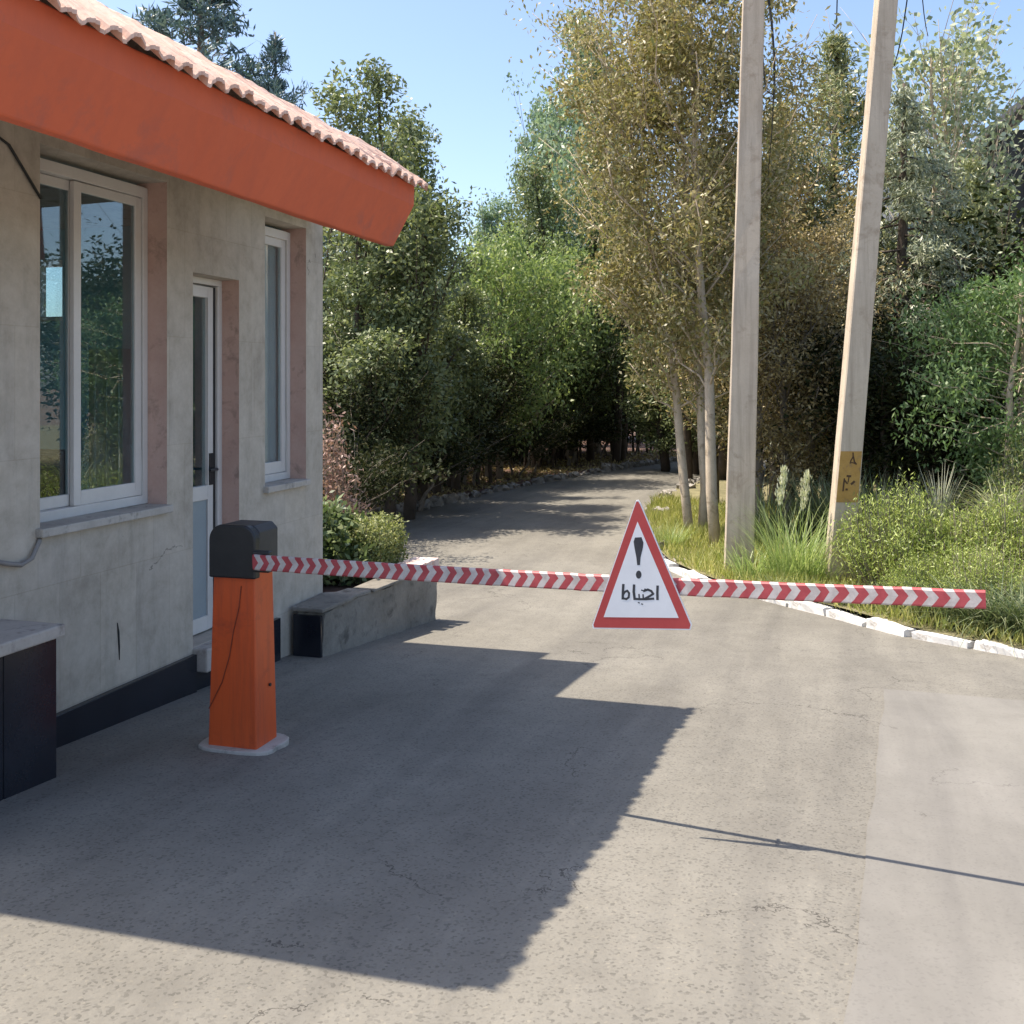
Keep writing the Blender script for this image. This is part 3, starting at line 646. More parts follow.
def holed_wall(mb, axis, a, b, us, zs, holes, m_a, m_b, m_rev):
    """wall slab between planes a and b of the given axis (0 = x, 1 = y); material m_a on plane a, m_b on plane b"""
    U = sorted(set(us + [h[0] for h in holes] + [h[1] for h in holes])); Z = sorted(set(zs + [h[2] for h in holes] + [h[3] for h in holes]))
    def P(t, u, z): return (t, u, z) if axis == 0 else (u, t, z)
    def solid(i, j):
        if i < 0 or j < 0 or i >= len(U)-1 or j >= len(Z)-1: return False
        cu, cz = (U[i]+U[i+1])/2, (Z[j]+Z[j+1])/2
        return not any(h[0] < cu < h[1] and h[2] < cz < h[3] for h in holes)
    for i in range(len(U)-1):
        for j in range(len(Z)-1):
            if not solid(i, j): continue
            u0, u1, z0, z1 = U[i], U[i+1], Z[j], Z[j+1]
            mb.quad(P(a,u0,z0), P(a,u1,z0), P(a,u1,z1), P(a,u0,z1), m_a)
            mb.quad(P(b,u0,z0), P(b,u1,z0), P(b,u1,z1), P(b,u0,z1), m_b)
            edge_ = lambda i2: 0 <= i2 < len(U)-1
            if not solid(i-1, j): mb.quad(P(a,u0,z0), P(b,u0,z0), P(b,u0,z1), P(a,u0,z1), m_rev if edge_(i-1) else m_a)
            if not solid(i+1, j): mb.quad(P(a,u1,z0), P(b,u1,z0), P(b,u1,z1), P(a,u1,z1), m_rev if edge_(i+1) else m_a)
            if not solid(i, j-1): mb.quad(P(a,u0,z0), P(a,u1,z0), P(b,u1,z0), P(b,u0,z0), m_a)
            if not solid(i, j+1): mb.quad(P(a,u0,z1), P(a,u1,z1), P(b,u1,z1), P(b,u0,z1), m_a)
W1 = (4.163, 5.177, .88, 2.735); DR = (5.435, 5.95, .03, 2.25); W2 = (6.278, 6.864, .875, 2.71)
mb = MB(); holed_wall(mb, 0, XW, XI, [Y0, Y1], [-.6, 2.80], [W1, DR, W2], 0, 1, 2)
mb.build('wall', [M['wall'], M['inside'], M['reveal']], gh)
mb = MB(); holed_wall(mb, 1, Y1, Y1-.2, [-6.8, XI], [-.6, 2.80], [(-6.02, -5.70, 2.08, 2.56)], 0, 1, 0)
mb.build('wall', [M['wall'], M['inside']], gh)
mb = MB(); holed_wall(mb, 1, Y0, Y0+.2, [-6.8, XI], [-.6, 2.80], [], 0, 1, 0)
mb.build('wall', [M['wall'], M['inside']], gh)
mb = MB(); holed_wall(mb, 0, -7.0, -6.8, [Y0, Y1], [-.6, 2.80], [(3.4, 4.4, .9, 2.6), (5.0, 6.4, .9, 2.6)], 0, 1, 0)  # back wall openings added to brighten the room
mb.build('wall', [M['wall'], M['inside']], gh)
mb = MB(); mb.box(-6.8, XI, Y0+.2, Y1-.2, -.5, .02); mb.build('floor', M['sill'], gh)
mb = MB(); mb.prism([(-7.2,2.78),(-3.14,2.78),(-3.14,6.96),(-3.56,6.96),(-3.56,7.2),(-7.2,7.2)], 2, 2.803, 2.92); mb.build('ceiling', M['sill'], gh)
# black plinth, broken at the door
mb = MB()
mb.box(XW, XW+.035, 3.6, DR[0]-.01, -.6, -.006)
mb.build('plinth', M['blacktile'], gh, .004)
mb = MB(); mb.box(XW, XW+.035, DR[1]+.01, 6.43, -.7, -.006); mb.build('plinth', M['blacktile'], gh, .004)
mb = MB(); mb.box(XI+.02, XW+.10, DR[0]-.005, DR[1]+.005, -.115, .026); mb.build('doorstep', M['capstone'], gh, .012)
mb = MB(); mb.box(XI+.02, XW+.015, DR[0]-.005, DR[1]+.005, -.6, -.118); mb.build('doorstep', M['blacktile'], gh)

def bars(mb, x0, x1, y0, y1, z0, z1, w, wt=None, wb=None):
    wt = wt or w; wb = wb or w
    mb.box(x0, x1, y0, y0+w, z0, z1); mb.box(x0, x1, y1-w, y1, z0, z1)
    mb.box(x0, x1, y0+w, y1-w, z0, z0+wb); mb.box(x0, x1, y0+w, y1-w, z1-wt, z1)
# large sliding window
y0, y1, z0, z1 = W1; z0 += .028
mb = MB(); bars(mb, -3.755, -3.675, y0, y1, z0, z1-.03, .045, .06, .05); win = mb.build('window', M['upvc'], gh, .004)
mb = MB(); mb.box(-3.74, XW+.045, y0-.03, y1+.0, z0-.045, z0-.002); mb.build('sill', M['sill'], win, .006)
ym = 4.58
mb = MB(); bars(mb, -3.745, -3.718, y0+.046, ym+.045, z0+.052, z1-.095, .05, .05, .06); s1 = mb.build('sash', M['upvc'], win, .004)
mb = MB(); bars(mb, -3.712, -3.685, ym-.012, y1-.046, z0+.052, z1-.095, .055, .05, .075); s2 = mb.build('sash', M['upvc'], win, .004)
mb = MB(); mb.box(-3.733, -3.729, y0+.097, ym-.006, z0+.113, z1-.146); mb.build('pane', M['glass'], win)
mb = MB(); mb.box(-3.700, -3.696, ym+.044, y1-.102, z0+.128, z1-.146); mb.build('pane', M['glass'], win)
# narrow window
y0, y1, z0, z1 = W2; z0 += .028
mb = MB(); bars(mb, -3.755, -3.675, y0, y1, z0, z1-.03, .045, .06, .05); win2 = mb.build('window', M['upvc'], gh, .004)
mb = MB(); mb.box(-3.74, XW+.04, y0-.02, y1, z0-.045, z0-.002); mb.build('sill', M['sill'], win2, .006)
mb = MB(); bars(mb, -3.722, -3.692, y0+.046, y1-.046, z0+.052, z1-.092, .055, .055, .08); mb.build('sash', M['upvc'], win2, .004)
mb = MB(); mb.box(-3.709, -3.705, y0+.102, y1-.102, z0+.133, z1-.148); mb.build('pane', M['glass'], win2)
mb = MB(); mb.box(-3.742, -3.738, y0+.046, y1-.046, z0+.052, z1-.092); mb.build('blind', M['blind'], win2)
# narrow door, glazed above a panel
y0, y1, z0, z1 = DR
mb = MB(); mb.box(-3.745, -3.672, y0, y0+.04, z0, z1-.04); mb.box(-3.745, -3.672, y1-.05, y1, z0, z1-.04); mb.box(-3.745, -3.672, y0, y1, z1-.04, z1)
door = mb.build('door', M['upvc'], gh, .004)
mb = MB(); bars(mb, -3.735, -3.69, y0+.044, y1-.075, z0+.012, z1-.05, .06, .07, .09); mb.box(-3.735, -3.69, y0+.104, y1-.135, .86, .95)
mb.build('leaf_frame', M['upvc'], door, .004)
mb = MB(); mb.box(-3.722, -3.702, y0+.104, y1-.135, z0+.102, .86); mb.build('panel', M['doorpanel'], door)
mb = MB(); mb.box(-3.714, -3.710, y0+.104, y1-.135, .95, z1-.12); mb.build('pane', M['glass'], door)
mb = MB(); mb.box(-3.722, -3.690, y1-.0735, y1-.0515, z0+.01, z1-.05); mb.build('dark_gap', M['rubber'], door)  # black strip standing in for the dark gap beside the leaf
mb = MB(); mb.tube([(-3.69, y1-.105, 1.05), (-3.64, y1-.105, 1.05), (-3.635, y1-.115, 1.05), (-3.635, y1-.20, 1.05)], .009, 8); mb.box(-3.69, -3.683, y1-.125, y1-.085, .95, 1.15)
mb.build('handle', M['black'], door)
# far wall window seen through the room
mb = MB(); bx0, bx1 = -6.02, -5.70
for a in ((bx0, bx0+.04), (bx1-.04, bx1)): mb.box(a[0], a[1], 7.0, 7.06, 2.08, 2.56)
mb.box(bx0+.04, bx1-.04, 7.0, 7.06, 2.08, 2.12); mb.box(bx0+.04, bx1-.04, 7.0, 7.06, 2.52, 2.56)
wf_ = mb.build('window', M['upvc'], gh)
mb = MB(); mb.box(bx0+.042, bx1-.042, 7.028, 7.032, 2.122, 2.518); mb.build('pane', M['glass'], wf_)
for ya, yb in ((3.4, 4.4), (5.0, 6.4)):  # back windows, added to let sun into the room
    mb = MB(); bars(mb, -6.93, -6.87, ya, yb, .9, 2.6, .05); mb.box(-6.93, -6.87, (ya+yb)/2-.025, (ya+yb)/2+.025, .95, 2.55); added_win = mb.build('window', M['upvc'], gh)
    mb = MB(); mb.box(-6.905, -6.901, ya+.052, (ya+yb)/2-.027, .952, 2.548); mb.build('pane', M['glass'], added_win)
    mb = MB(); mb.box(-6.905, -6.901, (ya+yb)/2+.027, yb-.052, .952, 2.548); mb.build('pane', M['glass'], added_win)
# eave beam
prof = [(-2.312,2.772),(-2.318,2.655),(-2.45,2.416),(-2.505,2.416),(-2.475,2.815)]
mb = MB(); n = 24; vs = []; fs = []; k = len(prof); rr = random.Random(3)
for i in range(n+1):
    for (x, z) in prof:
        vs.append((x - .06*(1-i/n) + rr.gauss(0, .0022), 2.56 + (5.865-2.56)*i/n, z + .04*(1-i/n) + rr.gauss(0, .0022)))
for i in range(n):
    for j in range(k): fs.append((i*k+j, (i+1)*k+j, (i+1)*k+(j+1) % k, i*k+(j+1) % k))
fs += [tuple(range(k)), tuple(range(n*k+k-1, n*k-1, -1))]
mb.add(vs, fs); mb.build('eave', M['orange'], gh, .008)
mb = MB(); mb.box(-3.138, -2.478, 2.60, 5.86, 2.825, 2.90); mb.build('soffit', M['sill'], gh)
# tiled slope towards the drive, hipped at the far end
def tiles():
    mb = MB(); ny = 420; RL = 1.32; P = .104
    rs = [-.035, 0, .05, .1, .2]
    q = .2
    while q < RL-.01:
        rs += [q+.002, q+.3-.002 if q+.3 < RL else RL]; q += .3
    rs = sorted(set(round(r, 4) for r in rs)); vs = []; fs = []
    def zz(r): return 2.775 + (r*math.tan(R(40)) if r < .13 else .13*math.tan(R(40)) + (r-.13)*math.tan(R(27.9)))
    for low in (0, 1):
        for r in rs:
            for i in range(ny+1):
                ye = 5.90 - max(0, r)*.985; Y = 2.56 + (ye-2.56)*i/ny
                ph = (Y/P) % 1.0; col = int(Y/P)
                wv = math.sin(math.pi*ph)**.7*1.0 if ph < .72 else -.35*math.sin(math.pi*(ph-.72)/.28)
                course = ((r+.1)/.3) % 1.0 if r > 0 else .3
                jit = (math.sin(col*12.9898)*43758.5) % 1.0 - .5; jit2 = (math.sin(col*78.233+3)*24634.6) % 1.0 - .5
                X = -2.28 - r + ((.022*jit + .006*math.sin(i*2.3)) if r < .02 else 0)
                z = zz(r) + (.024+.012*jit2)*wv + .018*(1-course) + .016*jit - (.015 if low else 0)
                q_ = (5.88-Y)/3.32; vs.append((X - .06*q_, Y, z + .04*q_))
    m_ = len(rs); w = ny+1; o2 = m_*w
    for j in range(m_-1):
        for i in range(ny):
            a = j*w+i; fs.append((a, a+1, a+w+1, a+w)); fs.append((o2+a+w, o2+a+w+1, o2+a+1, o2+a))
    for i in range(ny): fs.append((i, o2+i, o2+i+1, i+1))
    for j in range(m_-1):
        fs.append((j*w, (j+1)*w, o2+(j+1)*w, o2+j*w)); fs.append((j*w+ny, o2+j*w+ny, o2+(j+1)*w+ny, (j+1)*w+ny))
    mb.add(vs, fs); return mb
tiles().build('roof_tiles', M['tile'], gh, merge=False)
mb = MB()
A_, B_, C_ = (-2.30,5.88,2.80), (-3.60,4.60,3.51), (-7.2,5.88,2.93); D_, E_ = (-3.60,2.50,3.51), (-7.2,2.50,2.93); G_ = (-2.39,2.53,2.83)
mb.add([A_, B_, C_, D_, E_, G_], [(0,2,1), (1,2,4,3), (3,4,5), (0,1,3,5), (0,5,4,2)])
for v in range(len(mb.v)): mb.v[v] = (mb.v[v][0]-.02, mb.v[v][1], mb.v[v][2]-.035)
mb.build('roof', M['roofback'], gh)
# ridge and hip caps
mb = MB(); mb.tube([(-2.36,5.84,2.83), (-3.0,5.2,3.19), (-3.60,4.60,3.50)], .035, 8); mb.build('hip_cap', M['tile'], gh)
mb = MB(); mb.tube([(-3.60,2.57,3.50), (-3.60,4.60,3.50)], .04, 8); mb.build('ridge_cap', M['roofback'], gh)

# things in the room
c = thing('office_chair', 'black office chair dimly seen through the left pane of the large window', 'chair', (-4.75, 5.35, .02))
X, Y, Z = c.location
mb = MB(); mb.box(X-.24, X+.24, Y-.24, Y+.24, Z+.44, Z+.53); mb.build('seat', M['chair'], c, .03)
mb = MB(); mb.obox((X, Y+.26, Z+.86), (1,0,0), (0,.98,.17), (0,-.17,.98), .22, .035, .3); mb.build('backrest', M['chair'], c, .03)
mb = MB(); mb.tube([(X, Y, Z+.06), (X, Y, Z+.44)], .03, 8); mb.build('post', M['black'], c)
for i in range(5):
    a = i*2*math.pi/5; mb = MB(); mb.tube([(X, Y, Z+.1), (X+.3*math.cos(a), Y+.3*math.sin(a), Z+.035)], [.022,.018], 6); mb.build('leg', M['black'], c)
c = thing('desk', 'small wooden desk inside the gatehouse under the large window', 'desk', (-4.1, 4.45, .02)); X, Y, Z = c.location
mb = MB(); mb.box(X-.3, X+.3, Y-.6, Y+.6, Z+.7, Z+.74); mb.build('tabletop', M['wood'], c)
for sx in (-.27, .27):
    for sy in (-.57, .57):
        mb = MB(); mb.box(X+sx-.02, X+sx+.02, Y+sy-.02, Y+sy+.02, Z, Z+.7); mb.build('leg', M['black'], c)
mb = MB(); vs = []; fs = []; n = 40
for i in range(n+1):
    x = -5.35 + .75*i/n; y = 6.80 + .035*math.sin(i*1.1)
    vs += [(x, y, .25), (x, y, 1.85), (x, y+.006, .25), (x, y+.006, 1.85)]
for i in range(n):
    a = 4*i; fs += [(a, a+4, a+5, a+1), (a+2, a+3, a+7, a+6), (a, a+2, a+6, a+4), (a+1, a+5, a+7, a+3)]
fs += [(0,1,3,2), (4*n,4*n+2,4*n+3,4*n+1)]
mb.add(vs, fs); tag(mb.build('curtain', M['curtain'], None, smooth=True), 'pale blue curtain on the far wall inside, seen through the large window', 'curtain')

# black tiled bench with stone top at the left edge
b = thing('masonry_bench', 'black tiled masonry bench with a stone top against the wall at the left edge', 'bench', (-3.37, 3.3, -.1))
ft = [2.9, 3.555, 3.87]
for a, b_ in zip(ft, ft[1:]):
    mb = MB(); mb.box(XW+.037, -3.21, a+.003, b_-.003, -.6, .478); mb.build('tile_face', M['blacktile'], b, .003)
mb = MB(); mb.box(XW+.04, -3.218, 2.91, 3.862, -.6, .474); mb.build('core', M['grey'], b)
mb = MB(); mb.box(XW+.002, -3.185, 2.88, 3.895, .480, .535); mb.build('top_slab', M['capstone'], b, .008)

# cables on the gatehouse wall
mb = MB(); mb.tube([(XW+.012, 3.2, 3.0-.25), (XW+.012, 3.75, 2.81-.06), (XW+.012, 3.95, 2.68), (XW+.012, 4.155, 2.47)], .007, 6)
tag(mb.build('wall_cable', M['rubber'], None, smooth=True), 'thin dark cable slanting down the wall from the eave to the large window', 'cable')
pts = [(XW+.012, 3.3, .84), (XW+.02, 3.8, .815), (XW+.025, 3.93, .775), (XW+.028, 4.01, .757), (XW+.025, 4.08, .775), (XW+.015, 4.14, .845), (XW-.0, 4.16, .862)]
mb = MB(); mb.tube(pts, .011, 6)
tag(mb.build('wall_cable', M['grey'], None, smooth=True), 'grey cable sagging in a loop below the left corner of the large window', 'cable')

mb = MB(); mb.tube([(XW+.002, 4.735, .33), (XW+.003, 4.742, .28), (XW+.003, 4.748, .20), (XW+.002, 4.752, .13)], [.002,.006,.005,.002], 5)
mb.build('wall_crack', M['rubber'], gh)

# ------------------------------------------------------------------ planter with hedge
def rough_box(x0, x1, y0, y1, z0, z1, cuts, amp, seed, name, mat, parent, skew=0.):
    rr = random.Random(seed); bm = bmesh.new(); bmesh.ops.create_cube(bm, size=1)
    bmesh.ops.subdivide_edges(bm, edges=bm.edges, cuts=cuts, use_grid_fill=True)
    off = parent.location
    for v in bm.verts:
        a = amp*(1 if abs(v.co.z) < .49 else 1.5)
        v.co = Vector((x0+(v.co.x+.5)*(x1-x0)+skew*(v.co.y+.5)+rr.gauss(0, a)-off.x, y0+(v.co.y+.5)*(y1-y0)+rr.gauss(0, a*.6)-off.y, z0+(v.co.z+.5)*(z1-z0)+rr.gauss(0, a)-off.z))
    me = bpy.data.meshes.new(name); bm.to_mesh(me); bm.free(); me.materials.append(mat)
    me.polygons.foreach_set('use_smooth', [True]*len(me.polygons)); o = link(name, me, parent)
    b_ = o.modifiers.new('edge', 'EDGE_SPLIT'); b_.split_angle = R(40); return o
p = thing('planter', 'low concrete planter box with cracked stone cap by the far corner of the gatehouse', 'planter', (-3.9, 7.6, -.4))
PX = -3.30; PY0, PY1 = 6.60, 8.52
rough_box(PX-.2, PX, PY0+.03, PY1, -.8, .0, 14, .005, 4, 'side_wall', M['concrete'], p, .14)
mb = MB(); mb.box(-4.9, PX-.075, PY1-.2, PY1-.003, -.8, -.035); mb.build('end_wall', M['concrete'], p, .012)
mb = MB(); mb.box(XW+.037, PX-.001, PY0, PY0+.028, -.7, -.02); mb.build('tile_face', M['blacktile'], p, .003)
def slab(pts, z0, z1, name, mat, seed):
    rr = random.Random(seed); mb = MB(); mb.prism([(x+rr.gauss(0,.006), y+rr.gauss(0,.006)) for x, y in pts], 2, z0, z1); return mb.build(name, mat, p, .008)
slab([(-3.53,6.58),(-3.275,6.58),(-3.245,7.0),(-3.26,7.12),(-3.235,7.3),(-3.44,7.33),(-3.46,7.16),(-3.53,7.12)], .006, .034, 'cap_stone', M['concrete'], 1)
slab([(-3.43,7.36),(-3.225,7.33),(-3.185,7.9),(-3.40,7.95)], .006, .030, 'cap_stone', M['concrete'], 2)
for i, y in enumerate((8.0, 8.14, 8.28, 8.42)):
    mb = MB(); mb.obox((-3.262+(y-8.2)*.07, y+.03, .048), (.99,.05,0), (-.05,.99,0), (0,0,1), .115, .06, .038); mb.build('brick', M['brick'], p, .008)
mb = MB(); mb.box(-4.9, PX-.202, 7.135, PY1-.203, -.75, -.06); mb.build('soil', M['litter'], p)
shrub('leafy_shrub', bush_mesh('leafy_shrub', 71, .42, .45, .68, 9500, (.07,.038), L['hedge'], (0,0,.4), nst=70), (-4.02, 7.85, -.06), 0, (1.15,1.1,1.0), 'dark glossy leafy shrub in the planter against the gatehouse corner')
shrub('clipped_hedge', bush_mesh('clipped_hedge', 72, .21, .3, .50, 15000, (.03,.018), L['box'], (0,0,.3), True, 90), (-3.64, 8.18, -.06), 0, (1,1,1), 'small clipped yellow green hedge at the right end of the planter')
x, y = at(334, 10.2)
shrub('dry_shrub', bush_mesh('dry_shrub', 73, .3, .3, 2.0, 2600, (.06,.022), L['pinkdry'], (0,0,-.3), nst=40), (x, y, g(y)), 0, (1,1,1), 'pinkish dry shrub beside the gatehouse corner above the leafy shrub')

# ------------------------------------------------------------------ boom barrier
bx0, bx1, by0, by1 = -2.825, -2.585, 4.47, 4.67
zb = g(4.5)
br = thing('boom_barrier', 'orange boom barrier cabinet with black cap and red and white chevron arm across the drive', 'barrier', (-2.71, 4.58, zb))
mb = MB(); zt = .70
lo = [(bx0-.012,by0),(bx1+.012,by0),(bx1+.012,by1),(bx0-.012,by1)]; hi = [(bx0+.012,by0+.012),(bx1-.006,by0+.012),(bx1-.006,by1-.012),(bx0+.012,by1-.012)]
mb.add([(x, y, zb-.02) for x, y in lo] + [(x, y, zt) for x, y in hi], [(0,3,2,1),(4,5,6,7),(0,1,5,4),(1,2,6,5),(2,3,7,6),(3,0,4,7)])
cab = mb.build('cabinet', M['barrier'], br, .006)
mb = MB(); mb.tube([(bx1+.009, 4.60, .12), (bx1+.016, 4.60, .12)], .008, 8); mb.build('lock', M['black'], cab)
mb = MB(); pts = [(-2.66,by0+.008,.62),(-2.67,by0+.006,.52),(-2.70,by0+.004,.40),(-2.72,by0+.002,.28),(-2.76,by0,.15),(-2.83,by0-.002,.02)]
mb.tube(pts, .0024, 5); mb.build('scratch', M['scratch'], cab)
# arched cap, extruded front to back
w0, w1 = bx0+.006, bx1+.016; zc = .915
arch = [(w0, .66), (w1, .66)]
for i in range(0, 9):
    a = math.pi/2*i/8; arch.append((w1-.07+.07*math.cos(a), zc-.075+.075*math.sin(a)))
for i in range(0, 9):
    a = math.pi/2*(1+i/8); arch.append((w0+.07+.07*math.cos(a), zc-.075+.075*math.sin(a)))
mb = MB(); mb.prism(arch, 1, by0-.022, by0+.03); mb.build('cap_front', M['black'], br, .008)
w0 += .006; w1 -= .006; zc -= .006
arch = [(w0, .695), (w1, .695), (w1, zc-.03), (w1-.03, zc), (w0+.03, zc), (w0, zc-.03)]
mb = MB(); mb.prism(arch, 1, by0+.0305, by1+.012); mb.build('cap', M['capgrey'], br, .006)
mb = MB(); rr = random.Random(9); ring = []
for i in range(28):
    a = 2*math.pi*i/28; q = (abs(math.cos(a))**4 + abs(math.sin(a))**4)**-.25
    ring.append((-2.70 + .20*q*math.cos(a)*(1+rr.gauss(0,.014)), 4.575 + .15*q*math.sin(a)*(1+rr.gauss(0,.014))))
mb.prism(ring, 2, zb-.06, zb+.02); mb.build('base_pad', M['capstone'], br, .006)
# the arm (local frame: x along the arm)
S = Vector((-2.545, 4.398, .753)); Eend = Vector((.545, 3.86, .864)); dv = Eend - S; La = dv.length
rng = random.Random(2); mb = MB(); vs = []; fs = []; n = 60
for i in range(n+1):
    x = La*i/n; hh = .036 - .005*i/n; tt = .011
    sag = -.012*math.sin(math.pi*i/n) + rng.gauss(0, .0006)
    sec = [(-tt, -hh+.006), (-tt+.005, -hh), (tt-.005, -hh), (tt, -hh+.006), (tt, hh-.006), (tt-.005, hh), (-tt+.005, hh), (-tt, hh-.006)]
    vs += [(x, yy, zz+sag) for yy, zz in sec]
for i in range(n):
    for j in range(8): fs.append((i*8+j, (i+1)*8+j, (i+1)*8+(j+1) % 8, i*8+(j+1) % 8))
fs += [tuple(range(8)), tuple(range(n*8+7, n*8-1, -1))]
mb.add(vs, fs); me = mb.mesh('arm', M['chevron'], merge=False)
arm = link('arm', me, br); arm.location = S - br.location
dn = dv.normalized(); arm.rotation_euler = (0, -math.asin(dn.z), math.atan2(dn.y, dn.x))
mb = MB(); mb.obox(S + dn*.03 + Vector((0,.03,0)), (1,0,0), (0,1,0), (0,0,1), .045, .02, .05); mb.build('arm_bracket', M['black'], br, .006)

# ------------------------------------------------------------------ warning sign on the arm
fx = Vector((dn.x, dn.y, 0)).normalized(); fn = Vector((fx.y, -fx.x, 0))       # along the arm, out of the sign's face
if fn.y > 0: fn = -fn
sc_ = S + dv*.6135; K = 4.03/1050/6.823*1.03
fx = Vector((1, 0, 0)); fn = Vector((0, -1, 0)); so = Vector((sc_.x-.004, sc_.y, 0)) + fn*.042; ZB = .650
sg = thing('warning_sign', 'red bordered white triangular warning sign with exclamation mark hung on the barrier arm', 'sign', (so.x, so.y, ZB))
def sp(px, py, o):
    a, b_ = px-410, py-95; px, py = px, py - (px-438)*.052
    return so + fx*((px-438)*K) + fn*o + Vector((0,0,1))*(ZB + (945-py)*K)
def splate(name, poly, o0, o1, mat, parent, bevel=0):
    mb = MB(); n = len(poly)
    mb.add([sp(x, y, o0) for x, y in poly] + [sp(x, y, o1) for x, y in poly], [tuple(range(n)), tuple(range(2*n-1, n-1, -1))] + [(i, i+n, (i+1) % n+n, (i+1) % n) for i in range(n)])
    return mb.build(name, mat, parent, bevel)
plate = splate('plate', [(402,92),(418,90),(432,112),(770,915),(762,948),(112,948),(106,925)], -.006, .006, M['signwhite'], sg)
border = splate('border', [(405,100),(417,98),(428,115),(763,914),(756,941),(119,941),(114,922)], .0063, .0066, M['signred'], sg)
face = splate('face', [(413,232),(686,870),(184,870)], .0068, .0071, M['signwhite'], sg)
mb = MB()
def stroke(pts, w, o=.0073, poly=False):
    w = w*.5
    for (x0, y0), (x1, y1) in zip(pts, pts[1:]):
        L_ = math.hypot(x1-x0, y1-y0) + 1e-6; tx, ty = (x1-x0)/L_, (y1-y0)/L_; e = w*.6
        q = [(x0-tx*e-ty*w, y0-ty*e+tx*w), (x0-tx*e+ty*w, y0-ty*e-tx*w), (x1+tx*e+ty*w, y1+ty*e-tx*w), (x1+tx*e-ty*w, y1+ty*e+tx*w)]
        mb.add([sp(a, b, o) for a, b in q] + [sp(a, b, o+.00012) for a, b in q], [(0,1,2,3),(7,6,5,4),(0,4,5,1),(1,5,6,2),(2,6,7,3),(3,7,4,0)])
        stroke.k = getattr(stroke, 'k', 0) + 1; o += .00001
def fill(poly, o=.0073):
    n = len(poly); mb.add([sp(a, b, o) for a, b in poly] + [sp(a, b, o+.00012) for a, b in poly], [tuple(range(n)), tuple(range(2*n-1, n-1, -1))] + [(i, i+n, (i+1) % n+n, (i+1) % n) for i in range(n)])
fill([(396,338),(440,336),(453,372),(449,408),(434,468),(430,522),(411,522),(405,470),(392,402),(387,366)])
fill([(421+19*math.cos(i*math.pi/8), 585+27*math.sin(i*math.pi/8)) for i in range(16)])
mb.build('exclamation_mark', M['ink'], face, merge=False)
mb = MB()
stroke([(547,662),(545,705),(546,748)], 17)                                     # alef
stroke([(455,694),(482,684),(505,694),(518,712),(500,724),(478,736),(462,745)], 15, 0.00734)   # hah
stroke([(520,744),(470,748),(430,748),(394,746)], 15, 0.00740)                      # joining line
stroke([(452,746),(450,718)], 10, 0.00744); stroke([(425,746),(423,716)], 10, 0.00746)  # teeth
stroke([(394,748),(388,700),(390,655)], 17, 0.00748)                                # final alef
stroke([(440,688),(448,690)], 9, 0.00750); stroke([(461,681),(469,683)], 9, 0.00750)   # dots above
stroke([(418,770),(426,773)], 8, 0.00750); stroke([(440,779),(448,782)], 8, 0.00750)   # dots below
stroke([(318,652),(315,700),(314,746)], 17, 0.00752)                                # tah
stroke([(316,742),(338,748),(354,736),(357,708),(344,692),(328,700),(318,716)], 14, 0.00756)
mb.build('lettering', M['ink'], face, merge=False)
mb = MB(); 
for q in (0,):
    c_ = sc_ + fx*q; mb.obox(c_ + fn*.0, fx, fn, (0,0,1), .004, .034, .006)
mb.build('bracket', M['grey'], sg)

# ------------------------------------------------------------------ concrete poles
def pole(name, label, x, y, w0, w1, d0, d1, H, rot, lean, lab=None):
    z = g(y) - .1
    t = thing(name, label, 'utility pole', (x, y, z)); mb = MB(); vs = []; fs = []; n = 22; c, s = math.cos(rot), math.sin(rot); rr = random.Random(int(x*100))
    for i in range(n+1):
        f = i/n; hw = (w0+(w1-w0)*f)/2; hd = (d0+(d1-d0)*f)/2; cz = z + H*f; b = .012
        for (a, e) in ((-hw+b,-hd),(hw-b,-hd),(hw,-hd+b),(hw,hd-b),(hw-b,hd),(-hw+b,hd),(-hw,hd-b),(-hw,-hd+b)):
            a += rr.gauss(0, .0012); e += rr.gauss(0, .0012)
            vs.append((x + lean[0]*H*f + a*c - e*s, y + lean[1]*H*f + a*s + e*c, cz))
    for i in range(n):
        for j in range(8): fs.append((i*8+j, i*8+(j+1) % 8, (i+1)*8+(j+1) % 8, (i+1)*8+j))
    fs += [tuple(range(7, -1, -1)), tuple(range(n*8, n*8+8))]
    mb.add(vs, fs); mb.build('shaft', M['polecon'], t)
    return t
xL, yL = at(738, 11.5); xR, yR = at(836, 10.85)
pL = pole('utility_pole', 'thick upright grey concrete pole, left of the two, rising from the grass', xL, yL, .315, .20, .24, .17, 9.2, R(6), (.0255, 0))
pR = pole('utility_pole', 'leaning grey concrete pole with a yellow painted patch, right of the two', xR, yR, .252, .175, .22, .16, 9.0, R(13), (.079, 0))
# yellow painted patch on the right pole, worked in the plane of its front face
rot = R(13); zr = g(yR) - .1; H = 9.0
pxv = Vector((math.cos(rot), math.sin(rot), 0)); pyv = Vector((math.sin(rot), -math.cos(rot), 0)); up_ = (Vector((.079, 0, 1))).normalized()
def pp(a, z, o):
    f = (z-zr)/H; hd = (.22+(.16-.22)*f)/2
    return Vector((xR+.079*(z-zr), yR, z)) + pxv*a + pyv*(hd+o)
zA, zB = ht(502, 10.75), ht(451, 10.75); hwA = .5*(.252+(.175-.252)*(zA-zr)/H) - .012; hwB = .5*(.252+(.175-.252)*(zB-zr)/H) - .012
mb = MB(); q = [(-hwA, zA), (hwA, zA), (hwB, zB), (-hwB, zB)]
mb.add([pp(a, z, -.002) for a, z in q] + [pp(a, z, .003) for a, z in q], [(0,1,2,3),(7,6,5,4),(0,4,5,1),(1,5,6,2),(2,6,7,3),(3,7,4,0)])
yp = mb.build('painted_patch', M['yellow'], pR)
